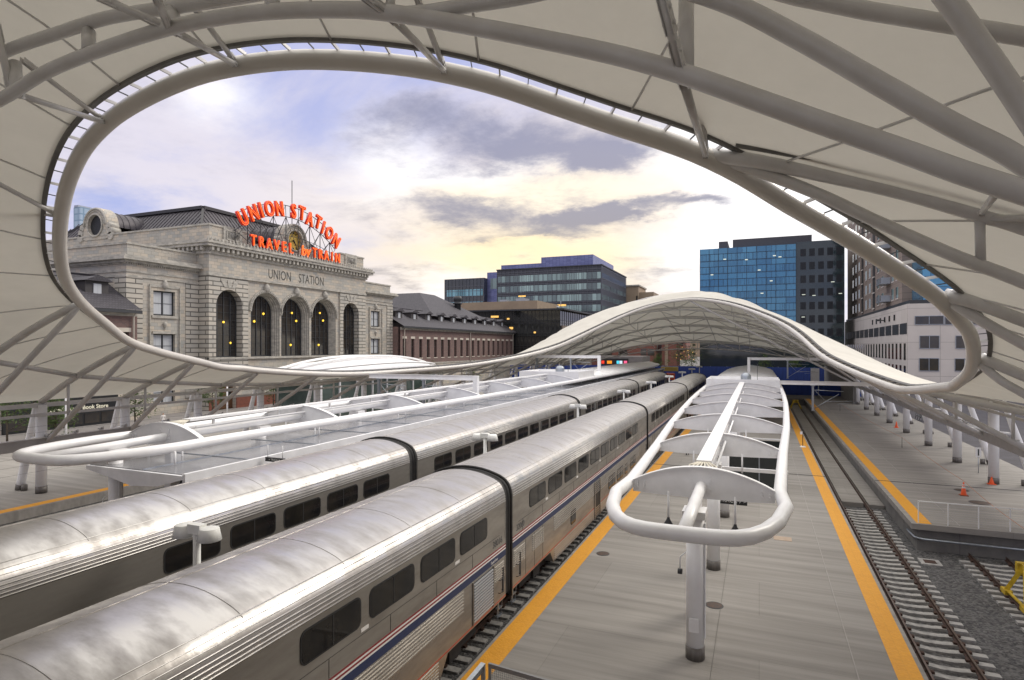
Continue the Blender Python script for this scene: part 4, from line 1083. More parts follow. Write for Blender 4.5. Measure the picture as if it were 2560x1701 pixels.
# entablature
MB().box(-118, XS+.15, yA-.1, yB+.1, 18.6, 18.95).build('architrave', TRIM, stn)
MB().box(-118, XS, yA, yB, 18.95, 21.6).build('frieze', STONE, stn)
MB().box(-118, XS+.25, yA-.25, yB+.25, 21.6, 22.0).build('bed_moulding', TRIM, stn)
dn = MB()
k = yA-.2
while k < yB: dn.box(XS+.24, XS+.85, k, k+.38, 22.0, 22.55); k += .86
k = XS-.3
while k > -116: dn.box(k-.38, k, yA-.85, yA-.24, 22.0, 22.55); k -= .86
dn.build('modillions', TRIM, stn, kind='stuff')
MB().box(-118, XS+.30, yA-.30, yB+.30, 22.0, 22.56).build('soffit_wall', mat('stone_soffit', (.30,.285,.25), .85), stn)
MB().box(-118, XS+1.05, yA-1.05, yB+1.05, 22.56, 22.95).box(-118, XS+1.25, yA-1.25, yB+1.25, 22.95, 23.25).box(-118, XS+.95, yA-.95, yB+.95, 23.25, 23.5).build('cornice', TRIM, stn)
cf = MB()
k = yA-1.1
while k < yB+1.1: cf.lathe([(.001, 23.72), (.12, 23.6), (.13, 23.25)], 6, (XS+1.12, k, 0)); k += .62
cf.build('cheneau_ornaments', TRIM, stn, kind='stuff')
pw = 7.2
pa = MB()
pa.box(-117, XS-.3, yA+.3, yA+1.1, 23.5, 25.6); pa.box(XS-1.3, XS-.3, yA+1.1, yA+pw, 23.5, 25.6); pa.box(XS-1.3, XS-.3, yB-pw, yB-.3, 23.5, 25.6); pa.box(-117, XS-1.3, yB-1.1, yB-.3, 23.5, 25.6)
pa.box(XS-1.2, XS-.5, yA+pw, yB-pw, 23.5, 24.3)
pa.build('parapet', STONE, stn)
pc = MB(); pc.box(-117, XS-.15, yA+.15, yA+1.25, 25.6, 25.85).box(XS-1.45, XS-.15, yA+1.25, yA+pw, 25.6, 25.85).box(XS-1.45, XS-.15, yB-pw, yB-.15, 25.6, 25.85)
pc.box(XS-.29, XS-.1, yA+2.6, yA+5.9, 23.7, 25.9).box(XS-.29, XS-.1, yB-5.9, yB-2.6, 23.7, 25.9)
pc.build('parapet_coping', TRIM, stn)
for yy in (yA+4.25, yB-4.25):
    p = MB().box(XS-.1, XS-.06, yy-1.15, yy+1.15, 24.0, 25.3).build('carved_panel', TRIM, stn)
    q = MB().lathe([(.001, .25), (.35, .2), (.5, 0)], 14, (0, 0, 0)); q.v = [Vector((XS-.06+v.z, yy+v.x, 24.65+v.y)) for v in q.v]
    for s in (-1, 1):
        for dy in (.62, .85): q.box(XS-.06, XS+.02, yy+s*dy-.07, yy+s*dy+.07, 24.25, 25.05)
    q.build('medallion', mat('dark_relief', (.22,.21,.19), .8), p)
    fr = MB(); o = [(yy-1.15, 24.0), (yy-1.15, 25.3), (yy+1.15, 25.3), (yy+1.15, 24.0), (yy-1.15, 24.0)]
    for i in range(4): fr.bar((XS-.03, *o[i]), (XS-.03, *o[i+1]), .12, .12)
    fr.build('panel_frame', TRIM, p)
# hipped roof with standing seams
zt2 = 30.3; b0 = [(-74, yA+2), (-74, yB-2), (-116, yB-2), (-116, yA+2)]; t0 = [(-80.5, yA+8), (-80.5, yB-8), (-108, yB-8), (-108, yA+8)]
rf = MB()
for i in range(4):
    j = (i+1) % 4; rf.quad((*b0[i], 23.6), (*b0[j], 23.6), (*t0[j], zt2), (*t0[i], zt2))
rf.poly([(*p, zt2) for p in t0]); r_ = rf.build('roof', SROOF, stn)
sm = MB()
for i, n in ((0, 44), (3, 50)):
    j = (i+1) % 4
    for k in range(n+1):
        f = k/n
        a = Vector((*b0[i], 23.6)).lerp(Vector((*b0[j], 23.6)), f); tt = Vector((*t0[i], zt2)).lerp(Vector((*t0[j], zt2)), f)
        # parallel seams: keep them running straight up the slope
        d = (Vector((*b0[j], 0))-Vector((*b0[i], 0))); L_ = d.length; d.normalize(); s0 = f*L_
        inset = 6.0
        h = min(1.0, s0/inset, (L_-s0)/inset)
        up = ((Vector((*t0[i], zt2))-Vector((*b0[i], 23.6))) - d*((Vector((*t0[i], 0))-Vector((*b0[i], 0))).dot(d)))
        sm.bar(a+Vector((0, 0, .03)), a+up*h+Vector((0, 0, .03)), .07, .12)
sm.build('standing_seams', SROOF, r_)
cap = MB()
for i in range(4):
    j = (i+1) % 4; cap.bar((*t0[i], zt2+.25), (*t0[j], zt2+.25), .7, .5); cap.bar((*b0[i], 23.7), (*t0[i], zt2+.1), .35, .3)
cap.build('roof_ridge', mat('ridge_cap', (.05,.048,.05), .5, metal=.3), r_)
# round dormers: louvred oculus on the end, clock on the front
def ocu(c, nx, name):
    """c: centre; nx: outward direction; returns local->world mapper (a across, b up, n outwards)"""
    n = Vector(nx); a = Vector((0, 1, 0)) if abs(n.x) > .5 else Vector((-1, 0, 0)); a = Vector((0, 0, 1)).cross(n)
    return lambda q, z, o: Vector(c)+a*q+Vector((0, 0, z))+n*o
def dormer(c, nx, back, clock):
    f = ocu(c, nx, '')
    d = MB(); n = 28
    ro, ri = 2.75, 1.62
    outer = [(ro*math.cos(math.pi*i/n), ro*math.sin(math.pi*i/n)) for i in range(n+1)]
    outer = [(ro, -2.2)]+outer+[(-ro, -2.2)]
    # face with hole
    m = 48; fa = []
    for i in range(m):
        t_ = 2*math.pi*i/m
        x, z = ri*math.cos(t_), ri*math.sin(t_)
        if z >= 0: X, Z = ro*math.cos(t_), ro*math.sin(t_)
        else:
            k_ = min(ro/max(abs(math.cos(t_)), 1e-6), 2.2/max(abs(math.sin(t_)), 1e-6)); X, Z = k_*math.cos(t_), k_*math.sin(t_)
        fa.append(((x, z), (X, Z)))
    for i in range(m):
        (x, z), (X, Z) = fa[i]; (x2, z2), (X2, Z2) = fa[(i+1) % m]
        d.quad(f(x, z, 0), f(x2, z2, 0), f(X2, Z2, 0), f(X, Z, 0)); d.quad(f(x, z, 0), f(x2, z2, 0), f(x2, z2, -.7), f(x, z, -.7))
    for i in range(len(outer)-1):
        (x, z), (X, Z) = outer[i], outer[i+1]; d.quad(f(x, z, 0), f(X, Z, 0), f(X, Z, -1.8), f(x, z, -1.8))
    dm = d.build('round_dormer', STONE, stn, fixn=False)
    r = MB()
    for rad, th, o in ((2.55, .17, .05), (2.2, .10, .02), (1.72, .14, .08)):
        pts = [f(rad*math.cos(math.pi*i/24*(2 if rad < 2 else 1)), rad*math.sin(math.pi*i/24*(2 if rad < 2 else 1)), o) for i in range(25)]
        r.tube(pts[:-1] if rad < 2 else pts, th, 8, closed=rad < 2)
    r.build('dormer_moulding', TRIM, dm)
    vo = MB()
    for s in (-1, 1):
        for q, z, ra in ((3.0, -.2, .5), (3.35, -1.0, .55), (3.5, -1.8, .6)):
            vo.tube([f(s*q, z, .1), f(s*q, z, -1.4)], ra, 10)
    vo.build('scroll', TRIM, dm)
    b = MB(); rows = []
    for k in range(10):
        rows.append([f(2.5*math.cos(math.pi*i/16), 2.5*math.sin(math.pi*i/16)-.1, -1.8-back*k/9) for i in range(17)])
    b.grid(rows)
    bb = b.build('barrel_roof', SROOF, dm, fixn=False)
    hp = MB()
    for k in range(10): hp.tube([p+Vector((0, 0, .02)) for p in rows[k]], .07, 5)
    hp.build('roof_hoops', SROOF, bb)
    disc = MB(); m = 40
    disc.poly([f(1.62*math.cos(2*math.pi*i/m), 1.62*math.sin(2*math.pi*i/m), -.4) for i in range(m)])
    if not clock:
        di = disc.build('louvre_disc', RUBBER, dm)
        lv = MB()
        for k in range(-9, 10):
            z = k*.165; w = math.sqrt(max(0, 1.55**2-z*z)); lv.bar(f(-w, z, -.36), f(w, z, -.36), .03, .10)
        lv.build('louvre_slats', DARKM, di)
    else:
        di = disc.build('clock_face', mat('gold_clock_face', (.62,.44,.10), .45, metal=.4, col2=(.45,.30,.06), nscale=1.5), dm)
        nm = MB()
        for k in range(12):
            a_ = k*math.pi/6; ca, sa = math.sin(a_), math.cos(a_)
            for off in ((-.07, .07) if k % 3 else (-.12, 0, .12)):
                nm.bar(f(ca*1.12+off*sa, sa*1.12-off*ca, -.37), f(ca*1.5+off*sa, sa*1.5-off*ca, -.37), .03, .055, up=nx)
        nm.build('numerals', RUBBER, di)
        for nme, hr, L_, w in (('minute_hand', 8.4, 1.35, .10), ('hour_hand', 4.55, .95, .15)):
            a_ = hr*math.pi/6; MB().bar(f(-.2*math.sin(a_), -.2*math.cos(a_), -.33), f(L_*math.sin(a_), L_*math.cos(a_), -.33), .04, w, up=nx).build(nme, RUBBER, di)
    return dm
dormer((-94, yA+.2, 27.3), (0, -1, 0), 9, False)
dormer((XS-.25, (yA+yB)/2-.9, 26.1), (1, 0, 0), 9, True)
# engraved name on the frieze
DK = mat('engraved_dark', (.085,.08,.07), .9)
for wd_, uu_ in (('UNION', 700), ('STATION', 779)): text('frieze_lettering', wd_, 2.1, .01, DK, stn, basis((XS+.01, yx(uu_, XS), 19.95), (0, 1, 0), (0, 0, 1), .70), space=1.02)
# wings of the station, near and far
def wing(y0, y1, near):
    x = -72.0
    w = MB(); c = (y0+y1)/2; wd = 1.55
    wallx(w, x, y0, y1, -.12, 5.8, [(c-wd, c+wd, 1.2, 4.4, False, .5)]); wallx(w, x, y0, y1, 5.8, 11.6, [(c-wd, c+wd, 7.3, 10.4, False, .5)]); wallx(w, x, y0, y1, 11.6, 18.0, [(c-wd, c+wd, 12.8, 16.0, False, .5)])
    w.build('wing_wall', STONE, stn, fixn=False)
    for a in (y0-.08, y1-2.0):
        q = MB().box(x-.0, x+.12, a, a+2.1, 1.7, 17.4)
        if near and a < y0: q.box(x-2.0, x+.12, y0-.12, y0-.083, 1.7, 17.4)
        q.build('quoins', RUSTIC, stn)
    if near: MB().box(-100, x-.6, y0+.01, y1, -.1, 17.99).box(x-.6, x-.01, y0+.01, y0+.3, -.1, 17.99).build('wing_body', STONE, stn)
    else: MB().box(-100, x-.6, y0, y1+.002, -.1, 18.0).build('wing_body', STONE, stn)
    for z, k in ((7.3, False), (12.8, True), (1.2, False)):
        big_window(x-.45, c-wd, c+wd, z, z+(3.2 if z > 11 else 3.1), arch=False, bars=1, curtain=True, hb=2)
    fr = MB(); o = [(c-wd-.6, 7.3), (c-wd-.6, 16.6), (c+wd+.6, 16.6), (c+wd+.6, 7.3)]
    for i in range(3): fr.bar((x+.06, *o[i]), (x+.06, *o[i+1]), .12, .35)
    fr.box(x, x+.22, c-wd-.3, c+wd+.3, 12.45, 12.78).box(x, x+.16, c-wd-.2, c+wd+.2, 10.42, 10.75)
    fr.lathe([(.05, 16.2), (.38, 16.5), (.42, 17.0), (.1, 17.5)], 8, (x+.1, c, 0)); fr.lathe([(.02, 10.9), (.22, 11.5), (.3, 11.8), (.05, 12.0)], 8, (x+.1, c, 0))
    fr.build('window_surround', TRIM, stn)
    a0 = y0 - (.0 if near else .0); e0, e1 = (y0, y1) if near else (y0, y1)
    def ext(d): return (y0-d, y1) if near else (y0, y1+d)
    for z0, z1, d in ((17.4, 17.65, .15), (18.0, 18.3, .1), (19.15, 19.45, .45), (19.45, 19.8, .95), (19.8, 20.05, .75)):
        a, b = ext(d); MB().box(-100, x+d, a, b, z0, z1).build('wing_cornice', TRIM, stn)
    dt = MB(); a, b = ext(.1); k = a
    while k < b: dt.box(x+.1, x+.3, k, k+.14, 18.95, 19.15); k += .3
    if near:
        k = x
        while k > -99: dt.box(k-.14, k, y0-.3, y0-.1, 18.95, 19.15); k -= .3
    dt.build('dentils', TRIM, stn, kind='stuff')
    a, b = ext(.06); MB().box(-100, x+.06, a, b, 18.3, 19.15).box(-100, x-.3, (y0+.3 if near else y0), (y1 if near else y1-.3), 20.05, 21.5).build('wing_frieze', STONE, stn)
    a, b = (y0+.15, y1) if near else (y0, y1-.15); MB().box(-100, x-.15, a, b, 21.5, 21.75).build('wing_coping', TRIM, stn)
wing(50.2, yA-.01, True); wing(yB+.01, 108, False)
# ---------------------------------------------------------------- brick wings
def brick_wing(y0, y1, label, near):
    t = thing('brick_wing', label, 'building', (XS, y0, -.12))
    ops = []
    n = 18 if not near else 14
    y = y0+1.2; i = 0; ws = []
    L_ = y1-y0
    n = int(L_/3.25)
    for k in range(n):
        c = y0+L_*(k+.5)/n
        if near and 37 < c < 48.5:
            ops.append((c-.62, c+.62, 6.3, 10.5, False, .5)); ws.append(c); continue
        ops.append((c-.62, c+.62, 6.3, 10.5, False, .5)); ws.append(c)
    w = MB(); wallx(w, XS+.0, y0, y1, 5.0, 13.0, ops); w.build('brick_wall', BRICK, t, fixn=False)
    lw = MB(); lw.quad((XS, y0, -.12), (XS, y1, -.12), (XS, y1, 5), (XS, y0, 5)); lw.build('stone_base_wall', STONE, t, fixn=False)
    MB().box(-84, XS-.7, y0+.01, y1-.01, -.1, 13).build('wall_core', BRICK, t)
    MB().box(XS, XS+.12, y0, y1, 4.9, 5.2).box(XS, XS+.06, y0, y1, 12.4, 12.95).build('string_course', LINTEL if False else TRIM, t)
    for k, c in enumerate(ws):
        wn = MB().box(XS-.45, XS-.38, c-.62, c+.62, 6.3, 10.5).build('window', GLASSW, t)
        MB().box(XS-.38, XS-.33, c-.04, c+.04, 6.3, 10.5).box(XS-.38, XS-.335, c-.62, c+.62, 8.7, 8.8).build('frame', DARKM, wn)
        MB().box(XS-.01, XS+.05, c-.85, c+.85, 10.5, 11.0).build('lintel', LINTEL, wn)
        MB().box(XS-.01, XS+.09, c-.8, c+.8, 6.12, 6.3).build('sill', LINTEL, wn)
    # roof: front slope, flat-ish top
    r = MB(); zr = 17.6; xr = -77.0
    prof = [(XS+.9, 13.15), (XS-1.0, 14.2), (xr, zr), (-84, zr+.4), (-92, 13.2)]
    rows = [[(p[0], yy, p[1]) for p in prof] for yy in (y0-(0 if near else 0), y1+(0 if near else 1.0))]
    r.grid(rows, sm=False); rr_ = r.build('roof', TILE, t)
    MB().box(XS+.5, XS+.95, y0, y1, 12.75, 13.12).build('gutter', DARKM, t)
    MB().tube([(xr, y0, zr+.05), (xr, y1, zr+.05)], .14, 6).build('roof_ridge', TILE, rr_)
    dpt = [(XS+.25, y0+L_*f, 5.0) for f in ((.02, .52, .985) if not near else (.99,))]
    for p in dpt: MB().tube([(XS+.7, p[1], 12.9), (XS+.25, p[1], 12.3), (XS+.25, p[1], 5)], .11, 8).build('downpipe', LINTEL, t)
    # dormers
    nd = 10 if not near else 9
    for k in range(nd):
        c = y0+L_*(k+.55)/nd
        if near and c > y1-3: continue
        d = MB().box(-77.5, -72.6, c-1.35, c+1.35, 14.3, 16.5).build('dormer', mat('dormer_dark', (.05,.045,.045), .6) if 'dormer_dark' not in bpy.data.materials else bpy.data.materials['dormer_dark'], t)
        MB().box(-72.6, -72.5, c-.45, c+.45, 15.0, 16.2).build('dormer_window', CURT, d)
        e = MB(); e.extrude([(c-1.7, 16.5), (c+1.7, 16.5), (c+.25, 17.15), (c-.25, 17.15)], 'x', -78, -72.1); e.build('dormer_roof', TILE, d)
    return t
far = brick_wing(108.05, 171, 'red brick wing with tall slit windows and a row of dark dormers beyond the station', False)
# pavilion roof, chimney and roof vents on the far wing
pv = MB(); a = (-76, 130, 17.3); zb2 = 17.4
pk = PX(1089, 752, -84); 
base = [(-72.5, 126, 16.2), (-72.5, 160, 16.2), (-104, 160, 16.2), (-104, 126, 16.2)]; tip = [(-84, 139, 23.2), (-84, 147, 23.2), (-92, 147, 23.2), (-92, 139, 23.2)]
for i in range(4): j = (i+1) % 4; pv.quad(base[i], base[j], tip[j], tip[i])
pv.poly(tip); pr = pv.build('pavilion_roof', TILE, far)
ct = MB(); c = PX(1152, 775, -77)
ct.lathe([(.9, 17), (.9, 20.6), (1.3, 20.7), (1.3, 21.0), (.8, 21.2), (1.2, 21.6), (1.25, 22.4), (.9, 22.9), (.001, 22.9)], 14, (-78, c.y, 0)); ct.build('chimney_cowl', DARKM, far)
MB().box(-80, -78, 113, 117, 17.2, 18.8).build('roof_vent', STONE, far)
near = brick_wing(-12, 50.15, 'near brick wing with dark tiled roof and black bookshop front, left of the station', True)
# bookshop front
BSH = mat('black_shopfront', (.015,.016,.018), .4)
sh = MB().box(XS+.02, XS+.3, 36.0, 47.6, -.1, 3.1).build('shopfront', BSH, near)
pn = MB()
for k in range(6): pn.box(XS+.3, XS+.34, 36.4+1.85*k, 38.0+1.85*k, -.05+.2, 1.25)
pn.build('shop_pane', GLASSW, sh)
text('shop_lettering', 'Tattered Cover Book Store', .62, .01, mat('sign_cream', (.65,.62,.5), .5, emit=(.9,.85,.6), estr=.25), sh, basis((XS+.34, 42.9, 1.95), (0, 1, 0), (0, 0, 1)), bold=.008)
# ---------------------------------------------------------------- roof sign
NEON = mat('neon_orange', (.9,.18,.03), .4, emit=(1.0,.20,.02), estr=.75)
SRED = mat('sign_red', (.60,.03,.015), .45, emit=(.9,.03,.005), estr=.12)
sign = thing('roof_sign', 'orange red neon letters UNION STATION TRAVEL by TRAIN on a dark lattice frame', 'sign', (XS+.5, 78, 23.5))
XL = XS+.75
arc = [('U',500,378),('N',603,331),('I',675,305),('O',757,292),('N',855,292),('S',993,316),('T',1075,335),('A',1150,391),('T',1233,422),('I',1282,473),('O',1340,528),('N',1408,604)]
pos = []
for ch, cu_, cv_ in arc:
    p = PX(480+cu_/3.92, 450+cv_/3.92, XL); pos.append(p)
# smooth circle through the letters
def circ(ps):
    import itertools
    a, b, c = ps[0], ps[5], ps[-1]
    (x1, y1), (x2, y2), (x3, y3) = (a.y, a.z), (b.y, b.z), (c.y, c.z)
    d = 2*(x1*(y2-y3)+x2*(y3-y1)+x3*(y1-y2))
    ux = ((x1**2+y1**2)*(y2-y3)+(x2**2+y2**2)*(y3-y1)+(x3**2+y3**2)*(y1-y2))/d
    uy = ((x1**2+y1**2)*(x3-x2)+(x2**2+y2**2)*(x1-x3)+(x3**2+y3**2)*(x2-x1))/d
    return ux, uy, math.hypot(x1-ux, y1-uy)
ux, uy, rad = circ(pos)
for (ch, _, _2), p in zip(arc, pos):
    th = math.atan2(p.z-uy, p.y-ux); tx = Vector((0, math.sin(th), -math.cos(th))); up = Vector((0, math.cos(th), math.sin(th)))
    l = text('letter', ch, 3.15, .2, SRED, sign, basis((XL, p.y, p.z), tx, up, .72), bold=.10)
    text('neon_tube', ch, 3.15, 0, NEON, l, basis((XL+.24, p.y, p.z), tx, up, .72), bold=.0, neon=.04)
def row(s, u0, v0, u1, v1, size):
    n = len(s); a = PX(u0, v0, XL-.1); b = PX(u1, v1, XL-.1)
    for i, ch in enumerate(s):
        if ch == ' ': continue
        f = i/(n-1); p = a.lerp(b, f)
        l = text('letter', ch, size*1.05, .14, SRED, sign, basis((XL-.1, p.y, p.z), (0, 1, 0), (0, 0, 1), .78), bold=.06)
        text('neon_tube', ch, size*1.05, 0, NEON, l, basis((XL+.08, p.y, p.z), (0, 1, 0), (0, 0, 1), .78), bold=-.01, neon=.035)
row('TRAVEL', 633, 603, 727, 623, 2.2); row('TRAIN', 786, 634, 843, 647, 2.2)
pb = PX(764, 629, XL)
l = text('letter', 'by', 2.3, .1, SRED, sign, basis((XL, pb.y, pb.z), (0, 1, .12), (0, .12, 1)), bold=.02); text('neon_tube', 'by', 2.3, 0, NEON, l, basis((XL+.15, pb.y, pb.z), (0, 1, .05), (0, .1, 1)), neon=.06)
fr = MB(); xf = XL-.45
def cp(th, r): return Vector((xf, ux+r*math.cos(th), uy+r*math.sin(th)))
t0_ = math.atan2(pos[0].z-uy, pos[0].y-ux)+.10; t1_ = math.atan2(pos[-1].z-uy, pos[-1].y-ux)-.06
N_ = 26
for i in range(N_):
    a_, b_ = t0_+(t1_-t0_)*i/N_, t0_+(t1_-t0_)*(i+1)/N_
    for r in (rad-.9, rad+.9): fr.bar(cp(a_, r), cp(b_, r), .09, .09)
    fr.bar(cp(a_, rad-.9), cp(a_, rad+.9), .06, .06)
    if i % 2: fr.bar(cp(a_, rad-.9), cp(b_, rad+.9), .05, .05)
    q = cp(a_, rad-.9)
    if i % 3 == 0:
        fr.bar(q, (xf, q.y, 23.6), .10, .10); fr.bar(q, (xf-3.2, q.y, 24.2), .07, .07)
        q2 = cp(t0_+(t1_-t0_)*min(N_, i+3)/N_, rad-.9)
        fr.bar((xf, q.y, 24.3), q2, .06, .06); fr.bar(q, (xf, q2.y, 24.3), .06, .06)
        m1, m2 = (q.z+23.6)/2, (q2.z+23.6)/2
        fr.bar((xf, q.y, m1), (xf, q2.y, m2), .06, .06); fr.bar((xf-1.6, q.y, (q.z+24.2)/2), (xf-1.6, q2.y, (q2.z+24.2)/2), .05, .05)
fr.build('lattice_frame', mat('sign_frame', (.025,.025,.028), .6), sign)
ya, yb = yx(628, XL), yx(850, XL)
MB().box(XL-.25, XL-.1, ya, yb, 23.55, 23.75).build('letter_rail', DARKM, sign)
c = PX(730, 500, XS-6); MB().tube([(c.x, c.y, 24), (c.x, c.y, PX(730, 452, XS-6).z)], .07, 6).build('flagpole', DARKM, loc=(c.x, c.y, 24), label='thin bare mast rising behind the neon roof sign', cat='mast')
# ================================================================ CITY BUILDINGS
def gm(n, c, r=.08, c2=None, **k): return mat(n, c, r, col2=c2 or tuple(x*.8 for x in c), nscale=.12, spec=.9, **k)
DGL = gm('dark_curtain_glass', (.02,.025,.028), .05, (.035,.04,.042))
BGL = gm('blue_curtain_glass', (.07,.24,.40), .05, (.045,.17,.31), brick=dict(w=4.2, h=2.0, mortar=.06, mcol=(.01,.02,.03), cols=((.10,.32,.50),(.05,.18,.32)), offset=.3, f=.7, bump=.1), metal=.35)
REFLGL = gm('reflection_dark_glass', (.012,.03,.035), .06, (.02,.04,.042), brick=dict(w=5.5, h=4.0, mortar=.08, mcol=(.02,.035,.04), cols=((.012,.03,.036),(.025,.045,.05)), offset=0, f=.7, bump=.1), metal=.1)  # dark green tone paints in the reflection of the neighbouring apartment tower
TGL = gm('teal_window_glass', (.16,.25,.25), .08, (.05,.08,.085), brick=dict(w=1.9, h=30, mortar=.08, mcol=(.03,.035,.04), cols=((.38,.54,.52),(.06,.09,.10)), offset=0, f=.85, bump=.1))
SPAN = mat('grey_spandrel', (.075,.08,.09), .35, metal=.4, col2=(.055,.06,.068), nscale=.4, brick=dict(w=1.9, h=1.0, mortar=.05, mcol=(.03,.03,.035), cols=((.085,.085,.095),(.065,.068,.078)), offset=0, f=.6))
LAVP = mat('lavender_metal_panel', (.19,.21,.40), .35, metal=.4, brick=dict(w=1.4, h=.45, mortar=.05, mcol=(.08,.09,.2), cols=((.22,.24,.44),(.15,.17,.33)), offset=0, f=.7))
BEIGE = mat('beige_brick_panel', (.34,.26,.18), .85, col2=(.29,.22,.155), nscale=.3)
BEIGE2 = mat('beige_precast', (.60,.555,.51), .85, col2=(.52,.48,.44), nscale=.25, brick=dict(w=5.2, h=3.2, mortar=.05, mcol=(.2,.18,.16), cols=((.62,.57,.53),(.55,.50,.46)), offset=0, f=.5))
TOWERC = mat('tower_brown_brick', (.27,.215,.18), .85, col2=(.23,.185,.155), nscale=.3, brick=dict(w=80, h=1.23, mortar=.06, mcol=(.13,.105,.09), cols=((.28,.225,.19),(.24,.19,.165)), f=.7))
REDB = mat('far_red_brick', (.23,.085,.06), .85, col2=(.17,.065,.05), nscale=.4, brick=dict(w=.6, h=.25, mortar=.03, mcol=(.2,.13,.1), cols=((.25,.09,.065),(.17,.06,.045)), f=.6))
WARM = mat('lit_window', (.8,.5,.15), .5, emit=(1, .55, .12), estr=.8)
WARM2 = mat('lit_window_pale', (.5,.55,.5), .5, emit=(.8, .85, .7), estr=.6)
def lit(parent, boxes, m=None, name='lit_window'):
    for b in boxes: MB().box(*b).build(name, m or WARM, parent)
def mull_y(mb, y, x0, x1, z0, z1, nx, zs, w=.10, d=.12, horiz=.12):
    """mullion grid on a face looking towards -y"""
    for i in range(nx+1):
        x = x0+(x1-x0)*i/nx; mb.box(x-w/2, x+w/2, y-d, y, z0, z1)
    for z in zs: mb.box(x0, x1, y-d+.02, y, z-horiz/2, z+horiz/2)
def mull_x(mb, x, y0, y1, z0, z1, ny, zs, w=.10, d=.12, horiz=.12):
    for i in range(ny+1):
        y = y0+(y1-y0)*i/ny; mb.box(x, x+d, y-w/2, y+w/2, z0, z1)
    for z in zs: mb.box(x, x+d-.02, y0, y1, z-horiz/2, z+horiz/2)
# --- large glass office left of centre
Y2 = 215.0; x2c = xy(1504, Y2); x2l = xy(1243, Y2); zt = 38.6
b = thing('office_building', 'tall office block with grey bands, pale green windows and a lavender rooftop screen', 'building', (x2c, Y2, 0))
MB().box(x2l, x2c, Y2, 258, 0, zt).build('wall', SPAN, b)
fp = 3.98
for k in range(9):
    z = zt-2.9-fp*k-1.9
    if z < 4: break
    MB().box(x2l+.3, x2c-.3, Y2-.08, Y2-.01, z, z+2.4).build('window_band', TGL, b)
    MB().box(x2c+.01, x2c+.08, Y2+.3, 257, z+.3, z+2.1).build('window_band', TGL if k % 3 else gm('skyblue_glass', (.18,.26,.42), .06, (.12,.18,.3)) if k == 0 else TGL, b)
mm = MB(); mull_y(mm, Y2-.08, x2l, x2c, 4, zt, 24, [zt-1.2-fp*k for k in range(9)]+[zt-fp*k-1.9 for k in range(8)], w=.09); mull_x(mm, x2c+.08, Y2, 258, 4, zt, 44, [zt-fp*k-.6 for k in range(9)], w=.12); mm.build('mullions', mat('mullion_grey', (.16,.17,.19), .4, metal=.5), b)
MB().box(x2l-.2, x2c+.4, Y2-.5, 258.3, zt, zt+.35).build('cornice', DARKM, b)
MB().box(x2l+.4, xy(1353, Y2+3), Y2+3, 252, zt+.35, zt+2.4).build('rooftop_screen', LAVP, b); MB().box(xy(1353, Y2+3)+.01, x2c-4, Y2+3, 252, zt+.35, zt+4.6).build('rooftop_screen', LAVP, b)
lit(b, [(x2c-17, x2c-13.5, Y2-.16, Y2-.10, zt-14.6, zt-13.9), (x2c-9, x2c-7, Y2-.16, Y2-.10, zt-18.5, zt-18), (x2l+9, x2l+12, Y2-.16, Y2-.1, zt-10.6, zt-10.1)])
xa, xb2 = xy(1112, Y2+4), xy(1210, Y2+4)
MB().box(xa, xb2, Y2+4, 250, 0, 36.6).build('side_block', DGL, b)
for k, z in enumerate((29.5, 24.5, 19.5, 14.5)): MB().box(xa+1, xb2-.5, Y2+3.9, Y2+3.98, z, z+2.6).build('window_band', mat('bright_teal_glass', (.16,.38,.46), .08, brick=dict(w=1.8, h=40, mortar=.1, mcol=(.02,.04,.05), cols=((.25,.5,.6),(.10,.24,.3)), offset=0, f=.8)) if k == 0 else bpy.data.materials['bright_teal_glass'], b)
mm = MB(); mull_y(mm, Y2+3.9, xa, xb2, 8, 36.6, 11, [36.4, 33.5, 31.5, 29.4, 27.2, 24.4, 22, 19.4]); mm.build('mullions', bpy.data.materials['mullion_grey'], b)
MB().box(xb2+.01, x2l-.01, Y2+7, 250, 0, 39).build('link_block', LAVP, b); MB().box(xb2+1.5, x2l-.2, Y2+6.9, Y2+6.99, 32.2, 36.5).build('window_band', TGL, b)
# --- dark glass lowrise
Y1 = 172.0; xc1 = xy(1400, Y1); xl1 = xy(1150, Y1); z1 = 20.3
b = thing('office_building', 'dark glass low office with a thin overhanging roof and lit ceiling lights', 'building', (xc1, Y1, 0))
MB().box(xl1, xc1, Y1, 206, 0, z1-.5).build('curtain_wall', gm('smoked_glass', (.022,.024,.024), .05, (.035,.034,.03), brick=dict(w=3, h=4, mortar=.05, mcol=(.012,.012,.012), cols=((.03,.03,.028),(.016,.018,.018)), offset=0, f=.6)), b)
mm = MB(); mull_y(mm, Y1, xl1, xc1, 2, z1-.6, 26, [5.4, 9.2, 13.0, 16.8]+[4.6, 8.4, 12.2, 16.0], w=.08, horiz=.2); mull_x(mm, xc1, Y1, 206, 13, z1-.6, 16, [16.8, 16.0, 14.2], w=.08); mm.build('mullions', mat('mullion_black', (.04,.042,.042), .4, metal=.5), b)
MB().box(xl1-1, xc1+1.6, Y1-1.3, 208, z1-.45, z1).build('roof_slab', DARKM, b)
MB().box(xc1+.14, xc1+.5, Y1+1.0, 207, 0, 15.2).build('brown_panel_wall', mat('brown_panel', (.21,.165,.135), .8, col2=(.18,.14,.115), nscale=.5), b)
for k in range(9): MB().box(xc1+.5, xc1+.54, Y1+4+3.2*k, Y1+5.4+3.2*k, 9.2, 12.6).build('window', GLASSW, b)
text('lettering', 'oakhouse', 1.1, .02, WARM, b, basis((xc1+.56, Y1+27.5, 13.8), (0, 1, 0), (0, 0, 1)))
